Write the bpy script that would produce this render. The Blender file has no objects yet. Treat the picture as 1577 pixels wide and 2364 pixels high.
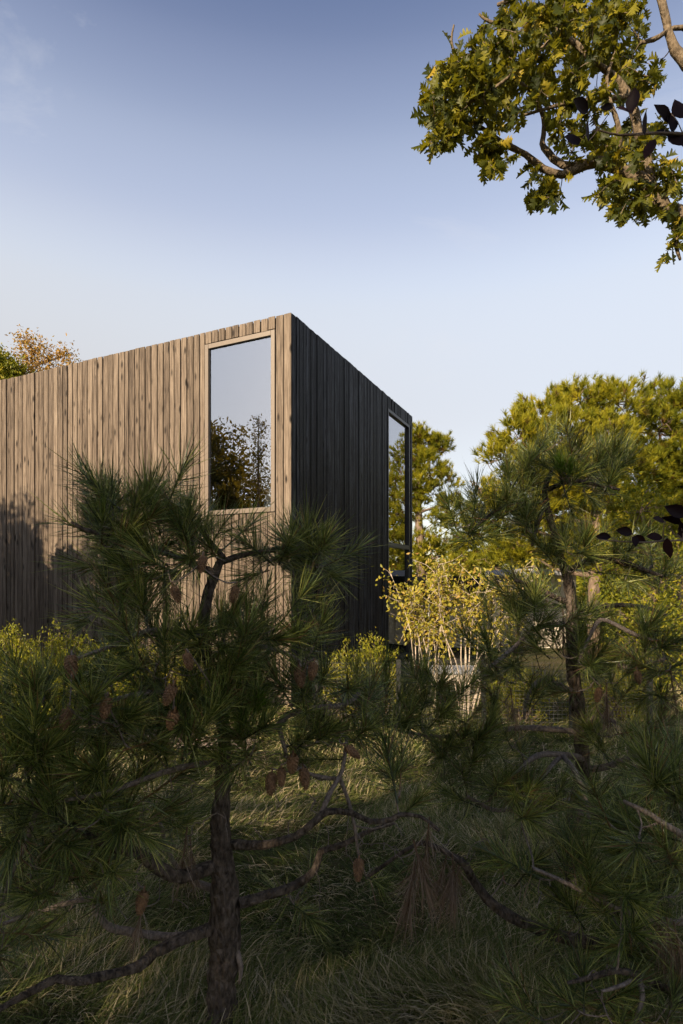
import bpy, math
import numpy as np
from mathutils import Vector, Matrix

R = math.radians
rs = np.random.RandomState(11)
scene = bpy.context.scene
COL = scene.collection

# ------------------------------------------------------------------ camera
F = 1287.0            # focal length in photo pixels (photo 1577 x 2364)
CX, HY = 788.5, 1340.0
EYE = 2.0
cam = bpy.data.cameras.new('camera')
cam.sensor_fit = 'VERTICAL'
cam.sensor_height = 36.0
cam.lens = 36.0 * F / 2364.0
cam.shift_y = (HY - 1182.0) / 2364.0
cam.clip_start = 0.05
cam.clip_end = 3000.0
cam_ob = bpy.data.objects.new('camera', cam)
cam_ob.location = (0, 0, EYE)
cam_ob.rotation_euler = (R(90), 0, 0)
COL.objects.link(cam_ob)
scene.camera = cam_ob

# ------------------------------------------------------------------ light
SUN_AZ = (-0.616, -0.788)
SUN_EL = R(24)
SKY_STRENGTH = 0.10
SUN_STRENGTH = 5.0
EXPOSURE = 0.95
world = bpy.data.worlds.new('World')
scene.world = world
world.use_nodes = True
wn = world.node_tree.nodes
wl = world.node_tree.links
sky = wn.new('ShaderNodeTexSky')
sky.sky_type = 'NISHITA'
sky.sun_disc = False
sky.sun_elevation = SUN_EL
sky.sun_rotation = math.atan2(SUN_AZ[0], SUN_AZ[1])
sky.air_density = 1.0
sky.dust_density = 0.6
sky.ozone_density = 2.2
bg = wn['Background']
bg.inputs[1].default_value = SKY_STRENGTH
# thin cirrus over the whole sky
tc = wn.new('ShaderNodeTexCoord')
mp = wn.new('ShaderNodeMapping'); mp.inputs['Scale'].default_value = (1.0, 1.6, 3.4)
mp.inputs['Rotation'].default_value = (0.2, 0.3, 0.4)
wl.new(tc.outputs['Generated'], mp.inputs[0])
nz = wn.new('ShaderNodeTexNoise'); nz.inputs['Scale'].default_value = 2.3
nz.inputs['Detail'].default_value = 9; nz.inputs['Roughness'].default_value = 0.62
nz.inputs['Distortion'].default_value = 0.6
wl.new(mp.outputs[0], nz.inputs['Vector'])
cr = wn.new('ShaderNodeValToRGB')
cr.color_ramp.elements[0].position = 0.575; cr.color_ramp.elements[0].color = (0, 0, 0, 1)
cr.color_ramp.elements[1].position = 0.85; cr.color_ramp.elements[1].color = (0.5, 0.5, 0.5, 1)
wl.new(nz.outputs['Fac'], cr.inputs[0])
mx = wn.new('ShaderNodeMix'); mx.data_type = 'RGBA'
wl.new(cr.outputs[0], mx.inputs['Factor'])
mx.inputs['B'].default_value = (4.2, 4.2, 4.4, 1)
# pale haze that thins with height, the same all round the horizon
nrm = wn.new('ShaderNodeVectorMath'); nrm.operation = 'NORMALIZE'
wl.new(tc.outputs['Generated'], nrm.inputs[0])
sep = wn.new('ShaderNodeSeparateXYZ'); wl.new(nrm.outputs[0], sep.inputs[0])
hz = wn.new('ShaderNodeValToRGB')
hz.color_ramp.interpolation = 'CARDINAL'
stops = [(0.0, (0.80, 0.55, 0.30)), (0.27, (0.87, 0.69, 0.46)), (0.44, (0.95, 0.90, 0.82)), (0.53, (0.72, 0.72, 0.79)), (0.62, (0.48, 0.50, 0.61)), (0.70, (0.21, 0.22, 0.33)), (0.82, (0.03, 0.04, 0.12)), (1.0, (0.0, 0.0, 0.03))]
while len(hz.color_ramp.elements) < len(stops): hz.color_ramp.elements.new(0.5)
for el_, (p_, c_) in zip(hz.color_ramp.elements, stops): el_.position = p_; el_.color = (*c_, 1)
wl.new(sep.outputs['Z'], hz.inputs[0])
sc_ = wn.new('ShaderNodeVectorMath'); sc_.operation = 'SCALE'; sc_.inputs['Scale'].default_value = 3.1
wl.new(hz.outputs[0], sc_.inputs[0])
ads = wn.new('ShaderNodeVectorMath'); ads.operation = 'ADD'
dim = wn.new('ShaderNodeVectorMath'); dim.operation = 'SCALE'; dim.inputs['Scale'].default_value = 0.55
wl.new(sky.outputs[0], dim.inputs[0]); wl.new(dim.outputs[0], ads.inputs[0]); wl.new(sc_.outputs[0], ads.inputs[1])
wl.new(ads.outputs[0], mx.inputs['A'])
wl.new(mx.outputs['Result'], bg.inputs[0])

sl = bpy.data.lights.new('sun', 'SUN')
sl.energy = SUN_STRENGTH
sl.angle = R(0.5)
sl.color = (1.0, 0.80, 0.56)
sun = bpy.data.objects.new('sun', sl)
to_sun = Vector((SUN_AZ[0] * math.cos(SUN_EL), SUN_AZ[1] * math.cos(SUN_EL), math.sin(SUN_EL))).normalized()
sun.rotation_euler = to_sun.to_track_quat('Z', 'Y').to_euler()
sun.location = (-20, -10, 20)
COL.objects.link(sun)

vs = scene.view_settings
vs.view_transform = 'Standard'
vs.look = 'None'
vs.exposure = EXPOSURE
vs.gamma = 1.0
vs.use_curve_mapping = False
cy = scene.cycles
cy.use_denoising = True
cy.max_bounces = 5
cy.diffuse_bounces = 2
cy.caustics_reflective = False
cy.caustics_refractive = False
cy.transparent_max_bounces = 16
cy.use_adaptive_sampling = True
cy.adaptive_threshold = 0.03


def W(px, py, d):
    """photo pixel + distance along the view axis -> world point"""
    return np.array([(px - CX) / F * d, d, EYE + (HY - py) / F * d])


# ------------------------------------------------------------------ helpers
def link(o, parent=None):
    COL.objects.link(o)
    if parent is not None:
        o.parent = parent
    return o


def tag(o, label=None, cat=None, group=None, kind=None):
    if label: o['label'] = label
    if cat: o['category'] = cat
    if group: o['group'] = group
    if kind: o['kind'] = kind
    return o


def empty(name, loc=(0, 0, 0), rz=0.0, parent=None):
    o = bpy.data.objects.new(name, None)
    o.location = loc
    o.rotation_euler = (0, 0, rz)
    o.empty_display_size = 0.2
    return link(o, parent)


def mesh(name, v, tris=None, quads=None, attr=None, smooth=False):
    v = np.asarray(v, dtype=np.float32).reshape(-1, 3)
    me = bpy.data.meshes.new(name)
    nt = 0 if tris is None else len(tris)
    nq = 0 if quads is None else len(quads)
    idx = []
    if nt: idx.append(np.asarray(tris, dtype=np.int32).ravel())
    if nq: idx.append(np.asarray(quads, dtype=np.int32).ravel())
    idx = np.concatenate(idx)
    starts = np.concatenate([np.arange(nt) * 3, nt * 3 + np.arange(nq) * 4]).astype(np.int32)
    tot = np.concatenate([np.full(nt, 3), np.full(nq, 4)]).astype(np.int32)
    me.vertices.add(len(v)); me.vertices.foreach_set('co', v.ravel())
    me.loops.add(len(idx)); me.loops.foreach_set('vertex_index', idx)
    me.polygons.add(nt + nq)
    me.polygons.foreach_set('loop_start', starts)
    me.polygons.foreach_set('loop_total', tot)
    me.polygons.foreach_set('use_smooth', np.full(nt + nq, smooth, dtype=bool))
    if attr is not None:
        a = me.attributes.new('rnd', 'FLOAT', 'POINT')
        a.data.foreach_set('value', np.asarray(attr, dtype=np.float32))
    me.update(calc_edges=True)
    return me


def ob(name, me, mat, parent=None, loc=None):
    o = bpy.data.objects.new(name, me)
    if mat is not None and len(me.materials) == 0:
        me.materials.append(mat)
    if loc is not None: o.location = loc
    return link(o, parent)


class MB:
    """collects boxes / tubes for one mesh"""
    def __init__(s): s.v, s.t, s.q, s.a, s.n = [], [], [], [], 0
    def add(s, v, t=None, q=None, a=0.5):
        v = np.asarray(v, float).reshape(-1, 3)
        if t is not None and len(t): s.t.append(np.asarray(t) + s.n)
        if q is not None and len(q): s.q.append(np.asarray(q) + s.n)
        s.v.append(v); s.n += len(v)
        s.a.append(np.full(len(v), a) if np.isscalar(a) else np.asarray(a))
        return s
    def box(s, x0, x1, y0, y1, z0, z1, ch=0.0):
        if ch <= 0:
            v = [(x, y, z) for z in (z0, z1) for y in (y0, y1) for x in (x0, x1)]
            q = [(0, 2, 3, 1), (4, 5, 7, 6), (0, 1, 5, 4), (2, 6, 7, 3), (0, 4, 6, 2), (1, 3, 7, 5)]
            return s.add(v, None, q)
        # vertical edges chamfered
        o = [(x0 + ch, y0), (x1 - ch, y0), (x1, y0 + ch), (x1, y1 - ch), (x1 - ch, y1), (x0 + ch, y1), (x0, y1 - ch), (x0, y0 + ch)]
        v = [(a, b, z0) for a, b in o] + [(a, b, z1) for a, b in o]
        q = [(i, (i + 1) % 8, (i + 1) % 8 + 8, i + 8) for i in range(8)]
        q += [(8, 9, 10, 11), (8, 11, 12, 15), (12, 13, 14, 15), (3, 2, 1, 0), (7, 4, 3, 0), (7, 6, 5, 4)]
        return s.add(v, None, q)
    def tube(s, pts, rad, sides=8, bump=0.0, rng=None, cap=True, a=0.5):
        p = np.asarray(pts, float); n = len(p)
        rad = np.broadcast_to(np.asarray(rad, float), (n,))
        T = np.gradient(p, axis=0); T /= (np.linalg.norm(T, axis=1)[:, None] + 1e-9)
        u = np.cross(T[0], (0.3, 0.8, 0.5)); u /= np.linalg.norm(u) + 1e-9
        ang = np.arange(sides) / sides * 2 * math.pi
        vs_ = []
        for i in range(n):
            u = u - T[i] * np.dot(u, T[i]); u /= np.linalg.norm(u) + 1e-9
            w = np.cross(T[i], u)
            r = np.full(sides, rad[i])
            if bump and rng is not None: r = r * (1 + bump * rng.uniform(-1, 1, sides))
            vs_.append(p[i] + (np.cos(ang) * r)[:, None] * u + (np.sin(ang) * r)[:, None] * w)
        v = np.concatenate(vs_)
        i0 = (np.arange(n - 1)[:, None] * sides + np.arange(sides)).ravel()
        i1 = (np.arange(n - 1)[:, None] * sides + (np.arange(sides) + 1) % sides).ravel()
        q = np.stack([i0, i1, i1 + sides, i0 + sides], 1)
        t = []
        if cap:
            v = np.vstack([v, p[-1:] + T[-1] * rad[-1] * 0.6])
            k = (n - 1) * sides
            t = [(k + j, k + (j + 1) % sides, n * sides) for j in range(sides)]
        return s.add(v, t, q, a)
    def me(s, name, smooth=False):
        t = np.concatenate(s.t) if s.t else None
        q = np.concatenate(s.q) if s.q else None
        return mesh(name, np.concatenate(s.v), t, q, np.concatenate(s.a), smooth)
    def ob(s, name, mat, parent=None, smooth=False):
        return ob(name, s.me(name, smooth), mat, parent)


def spline(pts, step=0.05):
    """Catmull-Rom through rows of (x,y,z,r)"""
    P = np.asarray(pts, float)
    if len(P) < 3:
        n = max(2, int(np.linalg.norm(P[-1, :3] - P[0, :3]) / step))
        t = np.linspace(0, 1, n)[:, None]
        return P[0] * (1 - t) + P[-1] * t
    E = np.vstack([2 * P[0] - P[1], P, 2 * P[-1] - P[-2]])
    out = []
    for i in range(1, len(E) - 2):
        n = max(2, int(np.linalg.norm(E[i + 1, :3] - E[i, :3]) / step))
        t = np.linspace(0, 1, n, endpoint=False)[:, None]
        a, b, c, d = E[i - 1], E[i], E[i + 1], E[i + 2]
        out.append(0.5 * (2 * b + (c - a) * t + (2 * a - 5 * b + 4 * c - d) * t ** 2 + (3 * b - a - 3 * c + d) * t ** 3))
    out.append(P[-1:])
    o = np.concatenate(out)
    o[:, 3] = np.maximum(o[:, 3], 0.0008)
    return o


def unit(v):
    v = np.asarray(v, float)
    return v / (np.linalg.norm(v, axis=-1, keepdims=True) + 1e-9)


def frames(d, rng):
    """rotation matrices (n,3,3) whose third column is d, random roll"""
    d = unit(d)
    r = rng.normal(size=d.shape)
    x = unit(np.cross(r, d)); y = np.cross(d, x)
    return np.stack([x, y, d], axis=-1)


# ------------------------------------------------------------------ materials
def nmat(name):
    m = bpy.data.materials.new(name); m.use_nodes = True
    n = m.node_tree.nodes; l = m.node_tree.links
    return m, n, l, n['Principled BSDF'], n['Material Output']


def ramp(n, cols):
    r = n.new('ShaderNodeValToRGB')
    e = r.color_ramp.elements
    while len(e) < len(cols): e.new(0.5)
    for i, c in enumerate(cols):
        if len(c) == 4: pos, c = c[0], c[1:]
        else: pos = i / (len(cols) - 1)
        e[i].position = pos; e[i].color = (*c, 1)
    return r


def leaf_mat(name, cols, transl=0.35, rough=0.5, spec=0.35, tcol=None):
    m, n, l, b, out = nmat(name)
    at = n.new('ShaderNodeAttribute'); at.attribute_name = 'rnd'
    oi = n.new('ShaderNodeObjectInfo')
    mul = n.new('ShaderNodeMath'); mul.operation = 'MULTIPLY_ADD'
    l.new(oi.outputs['Random'], mul.inputs[0]); mul.inputs[1].default_value = 0.22
    l.new(at.outputs['Fac'], mul.inputs[2])
    sb = n.new('ShaderNodeMath'); sb.operation = 'SUBTRACT'; l.new(mul.outputs[0], sb.inputs[0]); sb.inputs[1].default_value = 0.11
    r = ramp(n, cols); l.new(sb.outputs[0], r.inputs[0])
    l.new(r.outputs[0], b.inputs['Base Color'])
    b.inputs['Roughness'].default_value = rough
    b.inputs['Specular IOR Level'].default_value = spec
    if transl > 0:
        t = n.new('ShaderNodeBsdfTranslucent')
        if tcol is None:
            l.new(r.outputs[0], t.inputs[0])
        else:
            mm = n.new('ShaderNodeMix'); mm.data_type = 'RGBA'; mm.inputs['Factor'].default_value = 0.6
            l.new(r.outputs[0], mm.inputs['A']); mm.inputs['B'].default_value = (*tcol, 1)
            l.new(mm.outputs['Result'], t.inputs[0])
        ms = n.new('ShaderNodeMixShader'); ms.inputs[0].default_value = transl
        l.new(b.outputs[0], ms.inputs[1]); l.new(t.outputs[0], ms.inputs[2])
        l.new(ms.outputs[0], out.inputs[0])
    return m


def bark_mat(name, c0, c1, scale=40, stretch=0.35, bump=0.6):
    m, n, l, b, out = nmat(name)
    g = n.new('ShaderNodeNewGeometry')
    mp_ = n.new('ShaderNodeMapping'); mp_.inputs['Scale'].default_value = (1, 1, stretch)
    l.new(g.outputs['Position'], mp_.inputs[0])
    z = n.new('ShaderNodeTexNoise'); z.inputs['Scale'].default_value = scale; z.inputs['Detail'].default_value = 6; z.inputs['Roughness'].default_value = 0.65
    v = n.new('ShaderNodeTexVoronoi'); v.inputs['Scale'].default_value = scale * 0.8; v.feature = 'DISTANCE_TO_EDGE'
    l.new(mp_.outputs[0], z.inputs['Vector']); l.new(mp_.outputs[0], v.inputs['Vector'])
    r = ramp(n, [(0.3, *c0), (0.7, *c1)]); l.new(z.outputs['Fac'], r.inputs[0])
    l.new(r.outputs[0], b.inputs['Base Color'])
    b.inputs['Roughness'].default_value = 0.9; b.inputs['Specular IOR Level'].default_value = 0.15
    ad = n.new('ShaderNodeMath'); ad.operation = 'MULTIPLY_ADD'
    l.new(v.outputs['Distance'], ad.inputs[0]); ad.inputs[1].default_value = 2.0; l.new(z.outputs['Fac'], ad.inputs[2])
    bp = n.new('ShaderNodeBump'); bp.inputs['Strength'].default_value = bump; bp.inputs['Distance'].default_value = 0.02
    l.new(ad.outputs[0], bp.inputs['Height']); l.new(bp.outputs[0], b.inputs['Normal'])
    return m


def plain_mat(name, col, rough=0.7, spec=0.3, metal=0.0, var=0.12, scale=8):
    m, n, l, b, out = nmat(name)
    g = n.new('ShaderNodeNewGeometry')
    z = n.new('ShaderNodeTexNoise'); z.inputs['Scale'].default_value = scale; z.inputs['Detail'].default_value = 5
    l.new(g.outputs['Position'], z.inputs['Vector'])
    r = ramp(n, [(0.3, *[c * (1 - var) for c in col]), (0.7, *[min(1, c * (1 + var)) for c in col])])
    l.new(z.outputs['Fac'], r.inputs[0]); l.new(r.outputs[0], b.inputs['Base Color'])
    b.inputs['Roughness'].default_value = rough; b.inputs['Specular IOR Level'].default_value = spec; b.inputs['Metallic'].default_value = metal
    return m


def board_mat(name, dark, mid, light, rough=0.62, spec=0.3, gw=1.15, sw=0.4, rw=0.16, stops=(0.46, 0.66, 0.88)):
    """brushed, knotty softwood boards; grain runs along object Z"""
    m, n, l, b, out = nmat(name)
    tc_ = n.new('ShaderNodeTexCoord'); oi = n.new('ShaderNodeObjectInfo')
    off = n.new('ShaderNodeCombineXYZ')
    for i, k in enumerate((37.0, 53.0, 91.0)):
        mu = n.new('ShaderNodeMath'); mu.operation = 'MULTIPLY'; mu.inputs[1].default_value = k
        l.new(oi.outputs['Random'], mu.inputs[0]); l.new(mu.outputs[0], off.inputs[i])
    ad = n.new('ShaderNodeVectorMath'); ad.operation = 'ADD'
    l.new(tc_.outputs['Object'], ad.inputs[0]); l.new(off.outputs[0], ad.inputs[1])
    def noise(scale, sz, detail=5, rough_=0.6, dist=0.0):
        mp_ = n.new('ShaderNodeMapping'); mp_.inputs['Scale'].default_value = (1, 1, sz)
        l.new(ad.outputs[0], mp_.inputs[0])
        z = n.new('ShaderNodeTexNoise'); z.inputs['Scale'].default_value = scale
        z.inputs['Detail'].default_value = detail; z.inputs['Roughness'].default_value = rough_; z.inputs['Distortion'].default_value = dist
        l.new(mp_.outputs[0], z.inputs['Vector']); return z
    grain = noise(75, 0.03, 6, 0.7, 0.4)
    streak = noise(20, 0.06, 4, 0.6, 0.8)
    blotch = noise(2.2, 0.5, 3)
    # knots
    mpv = n.new('ShaderNodeMapping'); mpv.inputs['Scale'].default_value = (8.0, 1.0, 2.6)
    l.new(ad.outputs[0], mpv.inputs[0])
    vor = n.new('ShaderNodeTexVoronoi'); vor.inputs['Scale'].default_value = 1.0; vor.inputs['Randomness'].default_value = 1.0
    l.new(mpv.outputs[0], vor.inputs['Vector'])
    kn = n.new('ShaderNodeMapRange'); kn.inputs['From Min'].default_value = 0.09; kn.inputs['From Max'].default_value = 0.24
    kn.inputs['To Min'].default_value = 1.0; kn.inputs['To Max'].default_value = 0.0
    l.new(vor.outputs['Distance'], kn.inputs['Value'])
    s1 = n.new('ShaderNodeMath'); s1.operation = 'MULTIPLY_ADD'; s1.inputs[1].default_value = sw
    l.new(streak.outputs['Fac'], s1.inputs[0])
    s0 = n.new('ShaderNodeMath'); s0.operation = 'MULTIPLY_ADD'; s0.inputs[1].default_value = gw; s0.inputs[2].default_value = 0.5 - 0.5 * (gw + sw)
    l.new(grain.outputs['Fac'], s0.inputs[0]); l.new(s0.outputs[0], s1.inputs[2])
    s2 = n.new('ShaderNodeMath'); s2.operation = 'MULTIPLY_ADD'; s2.inputs[1].default_value = rw
    l.new(oi.outputs['Random'], s2.inputs[0]); l.new(s1.outputs[0], s2.inputs[2])
    s3 = n.new('ShaderNodeMath'); s3.operation = 'MULTIPLY_ADD'; s3.inputs[1].default_value = 0.18
    l.new(blotch.outputs['Fac'], s3.inputs[0]); l.new(s2.outputs[0], s3.inputs[2])
    r = ramp(n, [(stops[0], *dark), (stops[1], *mid), (stops[2], *light)])
    l.new(s3.outputs[0], r.inputs[0])
    mk = n.new('ShaderNodeMix'); mk.data_type = 'RGBA'
    l.new(kn.outputs[0], mk.inputs['Factor']); l.new(r.outputs[0], mk.inputs['A'])
    mk.inputs['B'].default_value = (*[c * 0.45 for c in dark], 1)
    l.new(mk.outputs['Result'], b.inputs['Base Color'])
    b.inputs['Roughness'].default_value = rough; b.inputs['Specular IOR Level'].default_value = spec
    hs = n.new('ShaderNodeMath'); hs.operation = 'MULTIPLY_ADD'; hs.inputs[1].default_value = -0.4
    l.new(kn.outputs[0], hs.inputs[0]); l.new(s1.outputs[0], hs.inputs[2])
    bp = n.new('ShaderNodeBump'); bp.inputs['Strength'].default_value = 0.75; bp.inputs['Distance'].default_value = 0.006
    l.new(hs.outputs[0], bp.inputs['Height']); l.new(bp.outputs[0], b.inputs['Normal'])
    return m


def glass_mat(name, refl=0.3, tint=(0.86, 0.9, 0.9)):
    m, n, l, b, out = nmat(name)
    n.remove(b)
    fr = n.new('ShaderNodeFresnel'); fr.inputs['IOR'].default_value = 1.8
    mr = n.new('ShaderNodeMapRange'); mr.inputs['From Min'].default_value = 0.082; mr.inputs['From Max'].default_value = 1.0
    mr.inputs['To Min'].default_value = refl; mr.inputs['To Max'].default_value = 1.0
    l.new(fr.outputs[0], mr.inputs['Value'])
    t = n.new('ShaderNodeBsdfTransparent'); t.inputs[0].default_value = (*tint, 1)
    g = n.new('ShaderNodeBsdfGlossy'); g.inputs['Roughness'].default_value = 0.0; g.inputs[0].default_value = (0.95, 0.96, 1, 1)
    ms = n.new('ShaderNodeMixShader')
    l.new(mr.outputs[0], ms.inputs[0]); l.new(t.outputs[0], ms.inputs[1]); l.new(g.outputs[0], ms.inputs[2])
    l.new(ms.outputs[0], out.inputs[0])
    return m


M = {}
M['wood'] = board_mat('weathered_boards', (0.038, 0.028, 0.021), (0.128, 0.098, 0.073), (0.240, 0.191, 0.146), spec=0.15)
M['wood_shaded'] = board_mat('shade_toned_boards', (0.003, 0.003, 0.004), (0.010, 0.010, 0.013), (0.052, 0.055, 0.066), rough=0.55, spec=0.16, gw=1.5, sw=1.1, rw=0.25, stops=(0.52, 0.74, 1.02))  # darker copy of the boards, the side wall's shade put into the colour
M['frame'] = plain_mat('bronze_frame', (0.15, 0.118, 0.09), rough=0.45, spec=0.4, var=0.04)
M['frame_dark'] = plain_mat('dark_frame', (0.03, 0.03, 0.032), rough=0.4, var=0.05)
M['sheath'] = plain_mat('sheathing', (0.02, 0.018, 0.017), rough=0.9)
M['white'] = plain_mat('white_plaster', (0.78, 0.76, 0.72), rough=0.8, var=0.03)
M['floor'] = plain_mat('oak_floor', (0.35, 0.24, 0.14), rough=0.4)
M['ply'] = plain_mat('birch_ply', (0.72, 0.55, 0.26), rough=0.6, var=0.06)
M['roof'] = plain_mat('roof_membrane', (0.1, 0.1, 0.1), rough=0.9)
M['glass'] = glass_mat('window_glass', 0.46, (0.95, 0.97, 0.97))
M['beige'] = plain_mat('beige_panel', (0.40, 0.36, 0.26), rough=0.7, var=0.05)
M['pale'] = plain_mat('pale_render', (0.62, 0.55, 0.45), rough=0.8, var=0.08)
M['steel'] = plain_mat('galvanised_steel', (0.45, 0.45, 0.45), rough=0.35, metal=0.7, var=0.06)
M['stone'] = plain_mat('pale_stone', (0.34, 0.35, 0.38), rough=0.7, var=0.1)
M['post'] = plain_mat('dark_post', (0.03, 0.03, 0.03), rough=0.6)
M['wire'] = plain_mat('fence_wire', (0.16, 0.16, 0.16), rough=0.5, metal=0.4)
M['bark'] = bark_mat('pine_bark', (0.016, 0.012, 0.009), (0.17, 0.135, 0.108), 48, 0.45, 1.0)
M['twig'] = bark_mat('pine_twig', (0.10, 0.078, 0.064), (0.26, 0.215, 0.185), 90, 0.6, 0.4)
M['oakbark'] = bark_mat('oak_bark', (0.06, 0.045, 0.028), (0.22, 0.17, 0.115), 30, 0.6, 0.6)
M['stem'] = bark_mat('pale_stem', (0.32, 0.26, 0.20), (0.58, 0.49, 0.38), 40, 0.4, 0.2)
M['farbark'] = bark_mat('far_bark', (0.10, 0.07, 0.05), (0.24, 0.18, 0.135), 14, 0.4, 0.4)
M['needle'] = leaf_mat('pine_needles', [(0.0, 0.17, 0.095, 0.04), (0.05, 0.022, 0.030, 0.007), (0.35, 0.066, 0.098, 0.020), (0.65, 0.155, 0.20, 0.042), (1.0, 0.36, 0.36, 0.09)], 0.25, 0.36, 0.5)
M['needle_new'] = leaf_mat('new_pine_needles', [(0.07, 0.14, 0.01), (0.14, 0.24, 0.02)], 0.4, 0.4, 0.4)
M['needle_dead'] = leaf_mat('dead_pine_needles', [(0.12, 0.075, 0.045), (0.20, 0.145, 0.10), (0.32, 0.27, 0.22)], 0.2, 0.7, 0.2)
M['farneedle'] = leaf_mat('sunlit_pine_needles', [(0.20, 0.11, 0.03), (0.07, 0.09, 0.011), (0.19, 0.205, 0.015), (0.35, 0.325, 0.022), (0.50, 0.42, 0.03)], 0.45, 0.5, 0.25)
M['cone'] = plain_mat('pine_cone', (0.165, 0.092, 0.045), rough=0.7, var=0.4, scale=60)
M['oak'] = leaf_mat('oak_leaves', [(0.016, 0.026, 0.005), (0.050, 0.062, 0.008), (0.13, 0.13, 0.012), (0.27, 0.23, 0.018), (0.38, 0.25, 0.02)], 0.4, 0.5, 0.25, (0.30, 0.27, 0.012))
M['beech'] = leaf_mat('copper_beech_leaves', [(0.005, 0.002, 0.003), (0.013, 0.004, 0.005), (0.045, 0.014, 0.011)], 0.25, 0.6, 0.2)
M['service'] = leaf_mat('yellowing_leaves', [(0.16, 0.17, 0.02), (0.32, 0.30, 0.035), (0.46, 0.37, 0.06), (0.42, 0.24, 0.07)], 0.4, 0.45, 0.3)
M['bay'] = leaf_mat('bayberry_leaves', [(0.08, 0.10, 0.008), (0.18, 0.20, 0.013), (0.32, 0.31, 0.022), (0.44, 0.36, 0.035)], 0.4, 0.4, 0.4)
M['decid'] = leaf_mat('garden_leaves', [(0.06, 0.09, 0.008), (0.14, 0.165, 0.013), (0.29, 0.28, 0.02), (0.40, 0.33, 0.025)], 0.4, 0.5, 0.3)
M['autumn'] = leaf_mat('autumn_leaves', [(0.20, 0.19, 0.02), (0.36, 0.24, 0.04), (0.48, 0.29, 0.06), (0.48, 0.28, 0.10)], 0.4, 0.5, 0.25)
M['shade'] = leaf_mat('woodland_leaves', [(0.03, 0.04, 0.008), (0.07, 0.075, 0.012), (0.13, 0.11, 0.015)], 0.35, 0.5, 0.3, (0.24, 0.15, 0.01))
M['grass'] = leaf_mat('long_grass', [(0.030, 0.046, 0.009), (0.075, 0.105, 0.018), (0.15, 0.165, 0.040), (0.34, 0.28, 0.13), (0.52, 0.43, 0.27)], 0.25, 0.6, 0.2)


def ground_mat():
    m, n, l, b, out = nmat('turf_soil')
    g = n.new('ShaderNodeNewGeometry')
    z = n.new('ShaderNodeTexNoise'); z.inputs['Scale'].default_value = 1.6; z.inputs['Detail'].default_value = 8
    z2 = n.new('ShaderNodeTexNoise'); z2.inputs['Scale'].default_value = 35; z2.inputs['Detail'].default_value = 5
    l.new(g.outputs['Position'], z.inputs['Vector']); l.new(g.outputs['Position'], z2.inputs['Vector'])
    r = ramp(n, [(0.35, 0.035, 0.045, 0.015), (0.5, 0.07, 0.065, 0.028), (0.66, 0.13, 0.095, 0.05)])
    ad = n.new('ShaderNodeMath'); ad.operation = 'MULTIPLY_ADD'; ad.inputs[1].default_value = 0.5
    l.new(z2.outputs['Fac'], ad.inputs[0])
    mu = n.new('ShaderNodeMath'); mu.operation = 'MULTIPLY'; mu.inputs[1].default_value = 0.5; l.new(z.outputs['Fac'], mu.inputs[0])
    l.new(mu.outputs[0], ad.inputs[2]); l.new(ad.outputs[0], r.inputs[0])
    l.new(r.outputs[0], b.inputs['Base Color']); b.inputs['Roughness'].default_value = 0.95; b.inputs['Specular IOR Level'].default_value = 0.1
    bp = n.new('ShaderNodeBump'); bp.inputs['Strength'].default_value = 0.7; bp.inputs['Distance'].default_value = 0.03
    l.new(z2.outputs['Fac'], bp.inputs['Height']); l.new(bp.outputs[0], b.inputs['Normal'])
    return m


M['ground'] = ground_mat()
M['gravel'] = plain_mat('pea_gravel', (0.26, 0.20, 0.155), rough=0.9, var=0.35, scale=60)


def ground_z(x, y):
    x = np.asarray(x, float); y = np.asarray(y, float)
    near = np.clip((7.0 - y) / 6.0, 0, 1)
    near = near * near * (3 - 2 * near)
    return 0.28 * near + 0.04 * np.sin(x * 1.3 + 0.6) * np.sin(y * 1.1) * np.clip(1.2 - np.abs(y - 3) / 8, 0, 1)


# ------------------------------------------------------------------ ground
def build_ground():
    g1 = np.concatenate([[-900, -300, -100, -40, -20], np.arange(-14, 14.1, 0.5), [20, 40, 100, 300, 900]])
    g2 = np.concatenate([[-600, -100, -40, -20, -10], np.arange(-6, 20.1, 0.5), [26, 40, 80, 200, 1500]])
    X, Y = np.meshgrid(g1, g2)
    v = np.stack([X, Y, ground_z(X, Y)], -1).reshape(-1, 3)
    nx = len(g1); i = (np.arange(len(g2) - 1)[:, None] * nx + np.arange(nx - 1)).ravel()
    q = np.stack([i, i + 1, i + 1 + nx, i + nx], 1)
    tag(ob('ground', mesh('ground', v, None, q, np.zeros(len(v)), True), M['ground']), 'rough turf ground around the house', None, None, 'structure')
    # gravel path that runs past the house front
    n = 30
    t = np.linspace(0, .72, n)
    cx_ = -9 + 11 * t; cy_ = 9.1 - 2.9 * t + 0.25 * np.sin(t * 7)
    w = 0.28
    L = np.stack([cx_ + 0.25 * w, cy_ + w, ], 1); Rr = np.stack([cx_ - 0.25 * w, cy_ - w], 1)
    v = np.zeros((2 * n, 3)); v[0::2, :2] = L; v[1::2, :2] = Rr
    v[:, 2] = ground_z(v[:, 0], v[:, 1]) + 0.012
    q = [(2 * k, 2 * k + 1, 2 * k + 3, 2 * k + 2) for k in range(n - 1)]
    tag(ob('gravel_path', mesh('gravel_path', v, None, q, np.zeros(len(v))), M['gravel']), 'pale gravel path in front of the house', None, None, 'structure')


build_ground()

# ------------------------------------------------------------------ house
HC = np.array([-0.0905 * 8.8, 8.8])
HR = R(-25.0)
H_TOP = 6.22
DEP = 6.15
LEN = 11.0
house = empty('house', (HC[0], HC[1], 0), HR)
tag(house, 'tall flat-roofed house clad in vertical boards, with a tall corner window', 'house')


def local(x, y):
    c, s = math.cos(HR), math.sin(HR)
    return np.array([HC[0] + c * x - s * y, HC[1] + s * x + c * y])


board_cache = {}


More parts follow.
